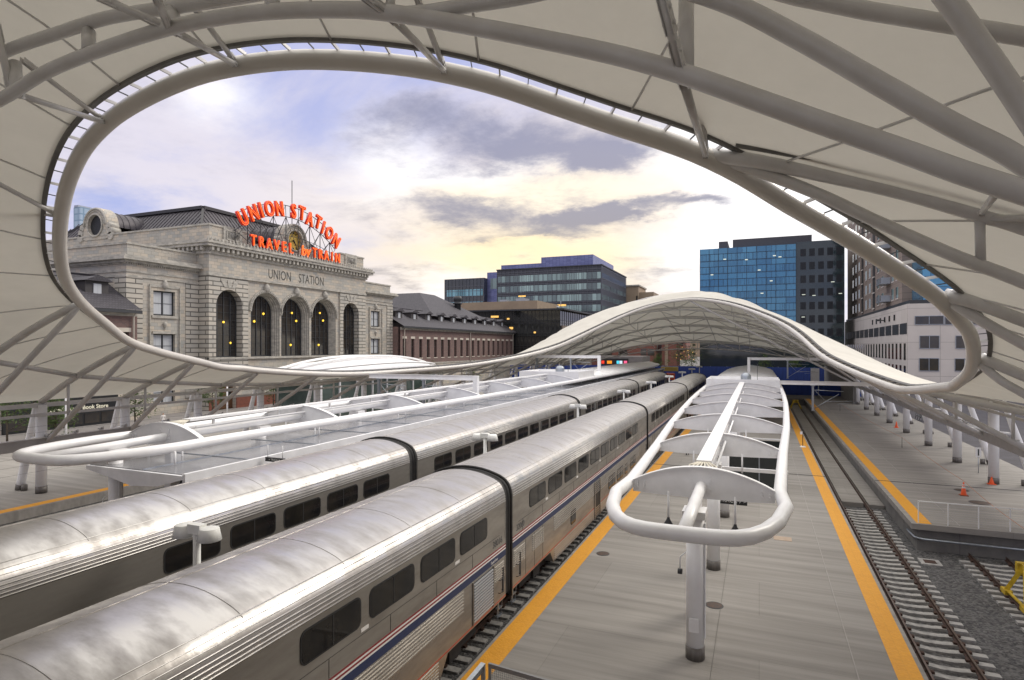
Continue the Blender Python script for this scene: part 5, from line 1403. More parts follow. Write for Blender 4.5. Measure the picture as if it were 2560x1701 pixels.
lit(b, [(xy(1228, Y1), xy(1247, Y1), Y1-.22, Y1-.16, 17.9, 18.5), (xy(1274, Y1), xy(1283, Y1), Y1-.22, Y1-.16, 14.2, 14.9), (xy(1300, Y1), xy(1314, Y1), Y1-.22, Y1-.16, 3.2, 3.9), (xy(1268, Y1), xy(1274, Y1), Y1-.22, Y1-.16, 17.2, 17.7),
        (xy(1335, Y1), xy(1340, Y1), Y1-.22, Y1-.16, 12.9, 13.4), (xy(1384, Y1), xy(1388, Y1), Y1-.22, Y1-.16, 8.2, 9.2), (xy(1276, Y1), xy(1290, Y1), Y1-.22, Y1-.16, 3.0, 3.6)])
MB().box(xy(1100, 178), xy(1343, 178), 178, 200, z1, 23.4).build('rooftop_storey', BEIGE, b)
MB().box(xy(1255, 184), xy(1272, 184), 182, 186, 23.4, 24.3).box(xy(1295, 184), xy(1318, 184), 182, 186, 23.4, 24.6).build('rooftop_unit', GALV, b)
MB().tube([(xc1-1, Y1+4, z1), (xc1-1, Y1+4, z1+2.6)], .06, 6).lathe([(.001, .5), (.45, .4), (.5, .1), (.001, -.1)], 10, (xc1-2.0, Y1+4, z1+.4)).build('roof_camera', GALV, b)
# --- blue glass tower
Y3 = 200.0; xl3 = xy(1750, Y3); xm3 = xy(1990, Y3); xr3 = 25.8; z3 = 39.8
b = thing('office_tower', 'blue reflective glass tower with a right part coloured dark green as a painted reflection', 'building', (xl3, Y3, 0))
MB().box(xl3, xm3, Y3, 240, 0, z3).build('blue_curtain_wall', BGL, b); MB().box(xm3+.01, 23.2, Y3+.3, 240, 0, z3+.6).build('reflection_dark_wall', REFLGL, b)  # right part coloured dark as if mirroring the apartment tower
mm = MB(); zsl = []; z = z3
while z > 4: zsl += [z-1.75, z-4.0]; z -= 4.0
mull_y(mm, Y3, xl3, xm3, 2, z3, 10, zsl, w=.12, d=.08, horiz=.12)
for k in range(22):
    x = xl3+(xm3-xl3)*(k+.5)/22
    z = z3
    while z > 6: mm.box(x-.03, x+.03, Y3-.05, Y3, z-4+.06, z-1.8); z -= 4.0
mm.build('mullions', mat('mullion_blue', (.03,.05,.07), .4, metal=.4), b)
MB().box(xl3+.02, xm3-.02, Y3-.35, Y3-.14, 0, 11.5).build('lobby_glass', DGL, b)
gw = MB(); z = z3-1.6
while z > 4:
    for k in range(5): xk = xm3+1.2+2.4*k; gw.box(xk, xk+1.5, Y3+.2, Y3+.29, z-2.2, z)
    z -= 4.0
gw.build('window_openings', mat('dark_opening', (.006,.009,.011), .3), b, kind='stuff')
MB().box(xl3+5.5, xl3+8.2, Y3+3, 225, z3, z3+2.6).box(xl3+9.7, xm3+4.5, Y3+3, 225, z3, z3+3.0).build('rooftop_plant', mat('plant_charcoal', (.07,.07,.085), .7), b)
for (u, v) in ((1812, 649), (1898, 676), (1780, 688), (1928, 703), (1866, 650), (1936, 640), (1950, 643), (1905, 734)):
    p = PY(u, v, Y3-.12); MB().box(p.x-.4, p.x+.4, Y3-.14, Y3-.11, p.z-.1, p.z+.2).build('lit_window', WARM2, b)
for (u, v) in ((2082, 705), (2101, 734), (2035, 739), (2009, 737), (2008, 793)):
    p = PY(u, v, Y3+.1); MB().box(p.x-.45, p.x+.45, Y3+.12, Y3+.16, p.z-.1, p.z+.1).build('lit_window', WARM2, b)
# --- beige podium and brown tower on the right
X4 = 26.0; Y4 = 133.8
b = thing('apartment_tower', 'brown apartment tower with balconies above a beige precast podium with dark windows', 'building', (X4, Y4, 0))
MB().box(X4, 75, Y4, 224, 0, 16.9).build('podium_wall', BEIGE2, b)
MB().box(X4+.8, 60, Y4+9, 224, 16.9, 66).build('tower_wall', TOWERC, b)
MB().box(X4+2.5, 75, Y4+.4, Y4+8.9, 17.6, 60).build('blue_glass_wing', BGL, b)
MB().box(X4+.4, 75, Y4+.2, 224, 16.9, 17.6).build('terrace_parapet', DARKM, b)
def win(y0, y1, z0, z1, x=X4, m=GLASSW): return MB().box(x-.05, x-.005, y0, y1, z0, z1).build('window', m, b)
# podium, face along the tracks
w0 = win(Y4+1.4, Y4+3.0, 6.2, 9.4)
ys4 = [Y4+1.4+3.75*k for k in range(23)]
for k, y in enumerate(ys4):
    for z in (6.2, 1.9):
        if k == 0 and z == 6.2: continue
        dup(w0, b, dy=y-ys4[0], dz=z-6.2)
v0 = win(Y4+.4, Y4+6.6, 11.2, 13.3, m=DARKM)
for k in range(1, 12): dup(v0, b, dy=7.3*k)
sq = win(Y4+11, Y4+12.6, 14.2, 15.4)
for k in range(1, 6): dup(sq, b, dy=5.2*k)
# podium, face towards the camera
def fwin(x0, x1, z0, z1, name='window'):
    g = MB().box(x0, x1, Y4-.05, Y4-.005, z0, z1).build(name, GLASSW, b); f = MB()
    for x in (x0, (x0+x1)/2, x1): f.box(x-.05, x+.05, Y4-.1, Y4-.045, z0, z1)
    for z in (z0, z1): f.box(x0, x1, Y4-.1, Y4-.045, z-.05, z+.05)
    f.build('frame', GALV, g); return g
px = lambda u: xy(u, Y4)
for (u0, u1, v0_, v1_) in ((2287, 2359, 791, 812), (2299, 2348, 840, 871.5), (2389, 2437, 840, 871.5), (2298, 2347, 896, 927.5), (2387, 2436, 897, 928), (2362, 2450, 791, 812)):
    fwin(px(u0), px(u1), PY(u0, v1_, Y4).z, PY(u0, v0_, Y4).z)
MB().tube([(X4-.1, Y4+22, 14.6), (X4-1.2, Y4+22, 14.7)], .12, 6).box(X4-1.6, X4-.9, Y4+21.6, Y4+22.4, 14.5, 14.9).build('wall_lamp', DARKM, b)
# tower windows and balconies
t0 = win(Y4+76, Y4+78.2, 19.0, 21.3, X4+.8, TGL)
MB().box(X4+.72, X4+.79, Y4+75.8, Y4+78.4, 18.7, 18.95).build('sill', BEIGE2, t0)
cols = [70, 64, 52, 46, 34, 28.5, 17, 12.5]
n = 0
for k in range(11):
    for c in [76]+cols:
        if k == 0 and c == 76: continue
        if n < 96: dup(t0, b, dy=c-76, dz=3.95*k); n += 1
r0 = MB().box(X4+.70, X4+.79, Y4+57.5, Y4+60.5, 18.3, 61).build('recess_strip', mat('recess_dark', (.03,.028,.028), .7), b)
dup(r0, b, dy=-18); 
for k in range(10):
    z = 20.2+3.95*k
    for yc in (59, 41): MB().box(X4+.55, X4+.7, Y4+yc-1.4, Y4+yc+1.4, z-2.0, z-1.7).build('balcony_slab', BEIGE2, b)
    bl = MB().box(X4-1.2, X4+.7, Y4+20, Y4+25.5, z-1.5, z-1.3)
    for q in range(14): bl.box(X4-1.2, X4-1.16, Y4+20+.42*q, Y4+20.05+.42*q, z-1.3, z-.2)
    bl.box(X4-1.22, X4-1.14, Y4+20, Y4+25.5, z-.2, z-.12)
    bl.box(X4-1.2, X4+.7, Y4+20, Y4+20.05, z-1.3, z-.12)
    bl.build('balcony', GALV, b)
# --- red brick buildings framed by the far arch
Yr = 186.0
b = thing('brick_building', 'red brick building seen under the far arch', 'building', (-40, Yr, 0))
MB().box(xy(1480, Yr), xy(1640, Yr), Yr, 200, 0, 14.2).box(xy(1652, Yr), xy(1690, Yr), Yr+2, 196, 0, 13.4).build('wall', REDB, b)
for (u0, u1, v0_, v1_) in ((1546, 1568, 874, 890), (1602, 1616, 873, 889), (1619, 1636, 873, 889), (1684, 1692, 857, 861), (1510, 1530, 874, 890)):
    p, q = PY(u0, v1_, Yr), PY(u1, v0_, Yr); MB().box(p.x, q.x, Yr-.06, Yr-.01, p.z, q.z).build('window', GLASSW, b)
MB().box(xy(1660, Yr), xy(1668, Yr), Yr+1.6, Yr+1.98, 0, 13).build('pilaster', BEIGE, b)
b = thing('restaurant_row', 'low shopfront strip with red, yellow and blue lit signs beyond the fence', 'building', (-45, 160, 0))
MB().box(xy(1500, 160), xy(1606, 160), 160, 172, 0, 6.2).build('wall', mat('grey_render', (.22,.20,.185), .85, col2=(.16,.15,.14), nscale=.6), b)
MB().box(xy(1502, 160), xy(1571, 160), 159.9, 159.98, 3.1, 5.6).build('sign_band', RUBBER, b)
for u0, u1, c in ((1504, 1511, (1, .05, .02)), (1518, 1530, (1, .35, .02)), (1542, 1548, (.1, .8, 1)), (1549, 1556, (.7, .9, 1)), (1560, 1568, (1, .15, .3))):
    MB().box(xy(u0, 160), xy(u1, 160), 159.82, 159.88, 4.2, 5.0).build('lit_sign', mat('sign_glow', c, .4, emit=c, estr=.5), b)
aw = MB(); aw.quad((xy(1500, 159), 158.2, 2.5), (xy(1570, 159), 158.2, 2.5), (xy(1570, 159), 159.8, 3.1), (xy(1500, 159), 159.8, 3.1)); aw.build('awning', mat('awning_red', (.45,.02,.03), .7), b)
for k in range(6): MB().box(xy(1505+11*k, 160), xy(1512+11*k, 160), 159.88, 159.92, .4, 2.4).build('shop_pane', WARM if k in (3, 4) else GLASSW, b)
b = thing('brick_building', 'small beige block behind the office tower, left of the white arch', 'building', (-48, 262, 0))
MB().box(xy(1564, 262), xy(1596, 262), 262, 280, 0, 35.2).box(xy(1596, 262)+.01, xy(1632, 262), 264, 280, 0, 32.6).build('wall', BEIGE, b)
MB().box(xy(1590, 262), xy(1594, 262), 261.9, 261.99, 20, 31).build('window', GLASSW, b); MB().box(xy(1563, 262)-.4, xy(1597, 262)+.3, 261.6, 280.3, 35.2, 35.8).build('cornice', TRIM, b)
b = thing('glass_tower', 'sliver of a distant blue glass tower behind the round dormer', 'building', (-240, 150, 0))
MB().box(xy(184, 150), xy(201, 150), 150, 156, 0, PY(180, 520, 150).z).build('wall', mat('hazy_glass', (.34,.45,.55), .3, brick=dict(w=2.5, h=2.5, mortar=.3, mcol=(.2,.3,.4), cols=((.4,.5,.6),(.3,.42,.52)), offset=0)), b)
MB().box(xy(186, 150), xy(196, 150), 149.9, 155, PY(180, 520, 150).z, PY(180, 515, 150).z).build('roof_rail', GALV, b)
# background street blocks closing the horizon
for k, (x0, x1, y, z, m, lab) in enumerate(((-400, -130, 300, 17, BEIGE, 'wide beige block far behind the station roof'), (75, 260, 170, 24, TOWERC, 'brown block beyond the beige podium'), (xy(1640, 420), xy(1716, 420), 420, 19, REDB, 'far brick block closing the street on its left side'), (xy(1690, 560), xy(1800, 560), 560, 24, BEIGE, 'far beige block closing the street'), (-118.5, -100, 262, 20, TOWERC, 'low brown block behind the glass office'))):
    b = thing('distant_building', lab, 'building', (x0, y, 0), 'distant blocks on the horizon')
    MB().box(x0, x1, y, y+25, 0, z).build('wall', m, b); wn = MB()
    nn = max(3, int((x1-x0)/6))
    for i in range(nn):
        for j in range(int(z/4)): wn.box(x0+(x1-x0)*(i+.3)/nn, x0+(x1-x0)*(i+.7)/nn, y-.05, y-.01, 1.5+4*j, 3.5+4*j)
    wn.build('windows', GLASSW, b, kind='stuff')
    MB().box(x0-.4, x1+.4, y-.4, y+25.4, z, z+.5).build('cornice', TRIM, b)
# ================================================================ FENCE, STREET
FEN = mat('blue_fence_screen', (.02,.05,.24), .75, col2=(.014,.035,.17), nscale=.8, nstretch=(3,1,.3))
def fence(x0, x1, y, z1, label):
    t = thing('construction_fence', label, 'fence', (x0, y, 0), 'blue screened construction fences')
    n = max(1, int((x1-x0)/3.6)); sc = []
    for i in range(n):
        a, c = x0+(x1-x0)*i/n, x0+(x1-x0)*(i+1)/n
        rows = [[(a+(c-a)*j/6, y+.05*math.sin(j*1.3+i), z) for j in range(7)] for z in (.1, z1*.5, z1)]
        g = MB().grid(rows); g.grid([[(p[0], p[1]+.02, p[2]) for p in r] for r in rows]); g.build('screen_panel', FEN, t)
        MB().tube([(a, y+.12, 0), (a, y+.12, z1+.1)], .035, 6).build('post', GALV, t)
fence(-62, 26, 149, 4.1, 'long blue screened fence across the far end of the tracks')
fence(-16, 17, 119, 2.3, 'lower blue screened fence in front, right of the trains')
t = thing('plaza_wall', 'low grey concrete block wall at the end of the right platform', 'wall', (14, 118, 0))
MB().box(13.2, 13.9, 104, 148, 0, 5.2).build('wall', CONCW, t)
t = thing('plaza_box', 'small white utility cabinet on a post beside the blue fence', 'cabinet', (9, 116, 0))
MB().box(8.3, 9.6, 116, 116.8, 2.4, 5.0).build('box', WHITE, t); MB().tube([(9.5, 116.4, 0), (9.5, 116.4, 2.4)], .08, 8).build('post', GALV, t)
# lift machine behind the fence line
t = thing('boom_lift', 'yellow boom lift with an orange body parked by the blue fence', 'construction vehicle', (-26, 143, 0))
xa = xy(1653, 143); xb_ = xy(1695, 143)
MB().box(xa, xb_, 142.5, 143.5, 3.1, 4.1).build('boom', mat('machine_yellow', (.60,.45,.12), .5), t)
MB().box(xa+1.2, xa+3.0, 142, 144, 1.0, 2.6).build('engine_body', mat('machine_orange', (.75,.10,.02), .5), t)
MB().box(xa+.2, xb_+.8, 142, 144, .5, 1.0).build('chassis', DARKM, t)
for x in (xa+.6, xb_+.2):
    for y in (141.8, 144.2): MB().tube([(x, y-.2, .5), (x, y+.2, .5)], .5, 16).build('wheel', RUBBER, t)
t = thing('scaffold_tower', 'red lattice scaffold tower beside the glass wall with the painted dark reflection', 'scaffold', (xy(2085, 185), 185, 0))
sc = MB(); a, c = xy(2073, 185), xy(2098, 185)
for x in (a, c):
    for y in (185, 187): sc.bar((x, y, 0), (x, y, 8.4), .12, .12)
for k in range(8):
    sc.bar((a, 185, 1.05*k+.9), (c, 185, 1.05*k+.9), .08, .08); sc.bar((a, 185, 1.05*k), (c, 185, 1.05*k+.9), .06, .06)
sc.build('frame', mat('scaffold_red', (.45,.01,.02), .5), t)
# ================================================================ TREES
LEAF = mat('tree_leaf', (.085,.13,.035), .7, col2=(.05,.085,.022), nscale=3, trans=.25)
BARK = mat('tree_bark', (.10,.08,.06), .9, col2=(.07,.055,.04), nscale=8)
def tree(x, y, z0, h, r, label, seed, group, n=900, ls=.16):
    rnd = random.Random(seed)
    t = thing('tree', label, 'tree', (x, y, z0), group)
    tk = MB(); tips = []
    tk.tube([(x, y, z0), (x+.03*h*rnd.uniform(-1, 1), y, z0+h*.35), (x, y, z0+h*.9)], [.10, .07, .02], 7)
    for k in range(9):
        a = k*2.4+rnd.random(); zz_ = z0+h*(.28+.065*k); l = r*(1.0-.055*k)*rnd.uniform(.7, 1.1)
        e = Vector((x+l*math.cos(a), y+l*math.sin(a), zz_+l*.55)); tk.tube([(x, y, zz_), Vector((x, y, zz_)).lerp(e, .5)+Vector((0, 0, .1)), e], [.045, .03, .01], 5); tips.append(((x, y, zz_), e))
    tk.build('trunk', BARK, t)
    cr_ = MB()
    tips.append(((x, y, z0+h*.6), Vector((x, y, z0+h))))
    cl_ = []
    for a, e in tips:
        for _ in range(6):
            f = rnd.uniform(.35, 1.1); cl_.append((Vector(a).lerp(e, f)+Vector((rnd.gauss(0, .2), rnd.gauss(0, .2), rnd.gauss(0, .15)))*r*.8, rnd.uniform(.18, .42)*r))
    for _ in range(n):
        c, s = rnd.choice(cl_); p = c+Vector((rnd.gauss(0, s*.6), rnd.gauss(0, s*.6), rnd.gauss(0, s*.42)))
        d = Vector((rnd.gauss(0, 1), rnd.gauss(0, 1), rnd.gauss(0, .6))).normalized(); e = d.cross(Vector((rnd.random(), rnd.random(), rnd.random()))).normalized()
        q = ls*rnd.uniform(.6, 1.3); cr_.quad(p, p+d*q+e*q*.35, p+d*q*2, p+d*q-e*q*.35)
    cr_.build('crown', LEAF, t, fixn=False)
G1 = 'young street trees in front of the station'
for k, (u, X_, h, r, lab) in enumerate(((18, -58, 6.2, 2.1, 'young tree at the far left edge in front of the brick wing'), (84, -58, 6.6, 2.2, 'young tree left of the bookshop sign'), (140, -57.8, 4.6, 1.4, 'small low tree under the bookshop lettering'),
        (339, -60, 5.6, 1.7, 'young tree right of the bookshop, before the red brick plinth'), (530, -60, 5.4, 1.8, 'young tree in front of the brown station doors'), (684, -60, 5.6, 2.1, 'yellowish young tree at the middle of the station front'),
        (814, -60, 5.0, 1.5, 'young tree beside the right station entrance'), (1000, -60, 5.2, 1.6, 'young tree near the end of the station facade'), (1087, -60, 5.6, 1.8, 'young tree before the far brick wing'), (1180, -60, 5.4, 1.8, 'young tree beyond the glass pavilion'))):
    y = yx(u, X_); tree(X_, y, -.12, h, r, lab, 11+k, G1)
G2 = 'street trees under the far arch'
for k, (u, y, h, r, lab) in enumerate(((1643, 156, 7.0, 1.9, 'dark street tree left under the far arch'), (1700, 165, 9.0, 3.2, 'broad tree under the far arch beside the lit street'), (1728, 175, 9.0, 2.4, 'tree between the lit street and the glass tower'), (1912, 160, 6.8, 1.9, 'small tree before the glass tower, right of the white portal'), (1988, 160, 6.4, 1.7, 'small tree at the right end of the blue fence'))):
    tree(xy(u, y), y, 0, h, r, lab, 40+k, G2, n=800, ls=.22)
bulb = MB().lathe([(.001, -.09), (.07, -.05), (.09, 0), (.07, .05), (.001, .09)], 8, (0, 0, 0))
rnd = random.Random(3)
for k in range(30):
    u = 1690+rnd.random()*52; v = 868+rnd.random()*32; y = 150+rnd.random()*60
    p = PY(u, v, y)
    if k == 0:
        me = bulb.build('street_light_bulb', WARM, loc=(0, 0, 0)); me.location = p; o = me
    else: o = me.copy(); COL.objects.link(o); o.location = p
    o['label'] = 'small warm bulb of the string lights over the far street'; o['category'] = 'bulb'; o['group'] = 'string lights over the far street'
# low white pavilion with arched ribs
t = thing('glass_pavilion', 'low white lens shaped pavilion roof between the canopy rim and the station', 'pavilion', (-52, 70, 0))
rows = []; y0, y1 = yx(716, -50), yx(1098, -50)
for k in range(25):
    f = k/24; y = y0+(y1-y0)*f; hgt = 1-(2*f-1)**2; w = 5.0*math.sqrt(max(hgt, 0))+.02
    rows.append([(-52+w*(-1+2*j/12), y, 5.35+1.9*hgt**.8*(1-(-1+2*j/12)**2)**.7) for j in range(13)])
MB().grid(rows).build('shell_roof', WHITE, t, fixn=False)
rb = MB()
for s in (-1, -.35, .35, 1): rb.tube([Vector((-52+s*5.0*math.sqrt(max(0, 1-(2*k/24-1)**2)), y0+(y1-y0)*k/24, 5.5+2.05*(1-(2*k/24-1)**2)**.8*(1-.5*s*s)**1)) for k in range(25)], .16, 8)
rb.build('roof_rib', WHITE, t)
MB().box(-55.5, -48.5, y0+4, y1-4, -.1, 5.0).build('glass_wall', mat('pavilion_glass', (.10,.13,.12), .08, col2=(.05,.07,.06), nscale=.4), t)
for k in range(9):
    y = y0+4+(y1-y0-8)*k/8; MB().box(-48.5, -48.3, y-.08, y+.08, -.1, 5.2).build('post', WHITE, t)
# banner poles along the plaza
for k, (u, lab) in enumerate(((165, 'slim white pole before the bookshop'), (568, 'slim white pole before the station doors'), (717, 'slim white pole at the middle of the station'), (1046, 'slim white pole beside the glass pavilion'))):
    x = -56; y = yx(u, x); t = thing('plaza_pole', lab, 'pole', (x, y, -.12), 'slim white poles on the station plaza')
    MB().cyl(x, y, -.12, 5.6, .09, 10).build('pole', WHITE, t); MB().cyl(x, y, 5.6, 5.75, .12, 10).build('cap', GALV, t); MB().cyl(x, y, -.12, .1, .16, 10).build('base', GALV, t)
# ================================================================ OVERHEAD PORTALS
def portal(label, x, y, z, ztop, x1, drops, arms=True):
    t = thing('overhead_portal', label, 'portal', (x, y, 0), 'white overhead gantry beams beside the canopies')
    s = 1 if x1 > x else -1
    MB().box(x-.2, x+.2, y-.2, y+.2, z, ztop).build('post', WHITE, t)
    a, b = sorted((x+s*.2, x1)); bm_ = MB().box(a, b, y-.09, y+.09, ztop-.40, ztop-.36).box(a, b, y-.09, y+.09, ztop-.04, ztop).box(a, b, y-.012, y+.012, ztop-.36, ztop-.04)
    bm_.build('beam', WHITE, t)
    for xd in drops:
        zl = ztop-.4-2.6
        d = MB().box(xd-.10, xd+.10, y-.10, y-.08, zl, ztop-.4).box(xd-.10, xd+.10, y+.08, y+.10, zl, ztop-.4).box(xd-.012, xd+.012, y-.08, y+.08, zl, ztop-.4).box(xd-.16, xd+.16, y-.16, y+.16, zl-.04, zl).box(xd-.2, xd+.2, y-.14, y+.14, ztop-.5, ztop-.41)
        dd = d.build('drop_post', GALV, t)
        if arms:
            ar = MB(); q = 1
            ar.tube([(xd, y, zl+2.1), (xd+q*2.8, y, zl+2.0)], .035, 6); ar.tube([(xd, y, zl+.1), (xd+q*2.4, y, zl+1.75)], .035, 6)
            ar.tube([(xd+q*.15, y, zl+2.1), (xd+q*1.2, y, zl+.95)], .025, 6); ar.tube([(xd+q*1.2, y, zl+.92), (xd+q*3.6, y, zl+1.05)], .03, 6); ar.tube([(xd+q*2.2, y, zl+.7), (xd+q*4.0, y, zl+.9)], .02, 6)
            ar.build('registration_arm', GALV, dd)
            ins = MB()
            for e in range(5): ins.lathe([(.03, 0), (.09, .03), (.03, .06)], 10, (xd+q*(1.75+.08*e), y, zl+.95))
            ins.build('insulator', mat('insulator_grey', (.35,.36,.38), .3) if 'insulator_grey' not in bpy.data.materials else bpy.data.materials['insulator_grey'], dd)
    return t
def zat(v, d): return H-(v-868)/F*d
p = P(1852, 960, 62)
portal('long white beam reaching from the centre canopy across the sunken track', -1.45, p.y+3, 4.8, zat(951, 64), xy(2242, p.y+3), [xy(2032, p.y+3)])
p2 = P(1880, 900, 92); portal('far white L shaped portal rising behind the centre canopy', xy(1872, 96), 96, 4.8, zat(893, 92), xy(2067, 96), [xy(1969, 96)])
p = P(1190, 944, 50); yq = p.y; portal('near white L shaped portal over the glass roofed canopy', p.x, yq, 4.6, zat(940, 50), xy(923, yq), [xy(947, yq), xy(1059, yq)])
p = P(1498, 900, 84); yq = p.y; portal('far white L shaped portal over the second train canopy', p.x, yq, 4.4, zat(889, 84), xy(1332, yq), [xy(1342, yq), xy(1427, yq)])
# ================================================================ SMALL OBJECTS
CONE = mat('cone_orange', (.85,.11,.02), .5); CREFL = mat('cone_band', (.75,.72,.68), .5)
def cone(u, v, h, label, banded=False):
    c = P(u, v, F*H/(v-868)); t = thing('traffic_cone', label, 'traffic cone', (c.x, c.y, 0), 'orange traffic cones')
    MB().lathe([(.001, h), (.03, h), (.15, .04), (.15, .02)], 18, (c.x, c.y, 0)).build('cone', CONE, t)
    MB().box(c.x-.2, c.x+.2, c.y-.2, c.y+.2, 0, .04).build('base', CONE if not banded else mat('cone_base', (.25,.06,.02), .7), t)
    if banded:
        for z0, z1 in ((h*.55, h*.68), (h*.76, h*.84)):
            r = lambda z: .03+(.12)*(h-z)/(h-.04)+.003
            MB().lathe([(r(z0), z0), (r(z1), z1)], 18, (c.x, c.y, 0)).build('reflective_band', CREFL, t)
cone(2409, 1239, .78, 'tall orange traffic cone with white bands standing on its own', True); cone(2479, 1211, .46, 'small bright orange cone against the column collar'); cone(2241, 1069.5, .66, 'orange cone beside the farther white columns')
c = P(2446, 1183, F*H/(1183-868)); t = thing('info_sign', 'small white notice board on a post next to the nearest right column', 'sign', (c.x, c.y, 0))
MB().box(c.x-.16, c.x+.16, c.y-.02, c.y+.02, 1.1, 1.75).build('board', WHITE, t); MB().box(c.x-.04, c.x+.04, c.y-.025, c.y-.02, 1.2, 1.65).build('printed_bar', DARKM, t); MB().tube([(c.x, c.y, 0), (c.x, c.y, 1.1)], .025, 6).build('post', GALV, t)
# bench
c = P(2300, 1050, F*H/(1050-868)); t = thing('bench', 'dark metal bench with arm rests between two white columns', 'bench', (c.x, c.y, 0))
bl = [('seat', (c.x-.25, c.x+.25, c.y-1.0, c.y+1.0, .42, .47)), ('backrest', (c.x+.22, c.x+.27, c.y-1.0, c.y+1.0, .5, .88))]
for nm, q in bl: MB().box(*q).build(nm, DARKM, t)
for k in range(3):
    y = c.y-.95+.95*k; MB().bar((c.x-.2, y, .42), (c.x-.3, y, 0), .05, .05).build('leg', DARKM, t); MB().bar((c.x+.2, y, .42), (c.x+.32, y, 0), .05, .05).build('leg', DARKM, t)
    MB().tube([(c.x-.25, y, .45), (c.x-.27, y, .68), (c.x+.2, y, .7)], .02, 6).build('arm_rest', DARKM, t)
# ropes across the right platform
t = thing('safety_rope', 'thin orange rope stretched between stakes across the right platform', 'rope', (9.9, 40, 0))
pts = [P(2100, 1010, F*(H-1.0)/(1010-868)), P(2255, 1094, F*(H-.9)/(1094-868)), P(2411, 1204, F*(H-.8)/(1204-868)), P(2560, 1322, F*(H-.9)/(1322-868))]
rp = MB(); rp.tube([pts[0].lerp(pts[1], k/6)-Vector((0, 0, .15*math.sin(math.pi*k/6))) for k in range(7)]+[pts[1].lerp(pts[2], k/6)-Vector((0, 0, .12*math.sin(math.pi*k/6))) for k in range(1, 7)]+[pts[2].lerp(pts[3], k/6)-Vector((0, 0, .1*math.sin(math.pi*k/6))) for k in range(1, 7)], .012, 5)
rp.build('rope', mat('rope_orange', (.55,.25,.15), .8), t)
for q in pts[:2]: MB().tube([(q.x, q.y, 0), (q.x, q.y, q.z+.03)], .02, 6).build('stake', DARKM, t)
# stanchion with a white tag on the yellow strip
c = P(2007, 1118, F*H/(1118-868)); t = thing('sign_stanchion', 'dark stanchion with a small white tag on the yellow strip', 'stanchion', (c.x, c.y, 0))
MB().tube([(c.x, c.y, .05), (c.x, c.y, 1.55)], .03, 8).build('post', DARKM, t); MB().box(c.x-.22, c.x-.02, c.y-.02, c.y, 1.1, 1.35).build('tag', WHITE, t)
MB().lathe([(.001, .1), (.18, .08), (.26, 0)], 14, (c.x, c.y, .008)).build('sandbag', CREFL, t)
# track signs
SGN = mat('sign_black', (.012,.012,.013), .4); STXT = mat('sign_text', (.8,.8,.78), .5)
def track_sign(x, y, z, w, h, s, label):
    t = thing('track_sign', label, 'sign', (x, y, z))
    MB().box(x-w/2, x+w/2, y-.05, y+.05, z-h/2, z+h/2).build('panel', SGN, t)
    text('sign_text', s, h*.72, .003, STXT, t, basis((x-.0, y-.054, z), (1, 0, 0), (0, 0, 1)))
    MB().tube([(x-w*.4, y, z+h/2), (x-w*.4, y, z+h/2+.5)], .015, 5).tube([(x+w*.4, y, z+h/2), (x+w*.4, y, z+h/2+.5)], .015, 5).build('hanger', GREYP, t)
c = P(1832, 1252, 24.5); track_sign(c.x, c.y, c.z, 1.1, .30, 'TRACK 7 >', 'black hanging sign reading TRACK 7 under the centre canopy')
c = P(688, 1150, 24); track_sign(c.x, c.y, c.z, .95, .16, '< TRACK 2', 'small black sign reading TRACK 2 at the edge of the glass roof')
t = thing('glass_shelter', 'dark glass windbreak standing on the centre platform under the ribs', 'shelter', (-1.6, 41, 0))
gs = mat('smoked_panel', (.03,.035,.035), .08)
for y in (38.5, 43.0): MB().box(-3.4, 1.5, y, y+.04, .15, 2.5).build('glass_panel', gs, t)
for x in (-3.4, -1.7, 0, 1.5):
    for y in (38.5, 43.0): MB().box(x-.03, x+.03, y-.01, y+.05, 0, 2.58).build('post', GALV, t)
for y in (38.5, 43.0): MB().box(-3.43, 1.53, y-.03, y+.07, 2.58, 2.66).build('top_rail', WHITE, t)
MB().box(-1.6, 1.2, 29.4, 29.52, 3.0, 3.16).build('platform_sign_arm', WHITE, loc=(0, 29.4, 3), label='plain white horizontal arm sticking out from the column under the ribs', cat='sign arm')
# stair railing at the bottom edge
t = thing('stair_railing', 'dark grey mesh railing corner at the bottom edge of the view', 'railing', (-5.9, 13, 0))
A = P(1222, 1663, 14.0); B = P(1345, 1705, 13.4); Cc = P(1185, 1710, 13.2)
z1 = A.z; RA_ = mat('railing_grey', (.24,.235,.23), .5, metal=.3)
E1 = A+(B-A)*2.5; E1.z = z1-.0; A2 = Vector((A.x, A.y, z1)); C2 = Vector((Cc.x-.35, Cc.y-1.2, z1-.05))
MB().bar(A2, E1, .06, .10).build('top_rail', RA_, t); MB().bar(A2-Vector((0, 0, 1.0)), E1-Vector((0, 0, 1.0)), .05, .06).build('bottom_rail', RA_, t)
me_ = MB()
for k in range(60): q = A2.lerp(E1, k/60); me_.bar(q-Vector((0, 0, .06)), q-Vector((0, 0, 1.0)), .006, .006)
for k in range(16): me_.bar(A2-Vector((0, 0, .1+.056*k)), E1-Vector((0, 0, .1+.056*k)), .006, .006)
me_.build('mesh_infill', RA_, t)
for f in (0.01, .36, .72, 1): q = A2.lerp(E1, f); MB().box(q.x-.03, q.x+.03, q.y-.03, q.y+.03, 0, z1).build('post', RA_, t)
g0 = A2+Vector((-.12, -.05, .04)); g1 = C2+Vector((-.1, -.6, -.35))
MB().bar(g0, g1, .12, .03).build('top_rail', GALV, t); MB().bar(g0-Vector((0, 0, .12)), g1-Vector((0, 0, .12)), .05, .08).build('side_rail', RA_, t); MB().box(g0.x-.04, g0.x+.04, g0.y-.04, g0.y+.04, 0, g0.z-.02).build('post', RA_, t)
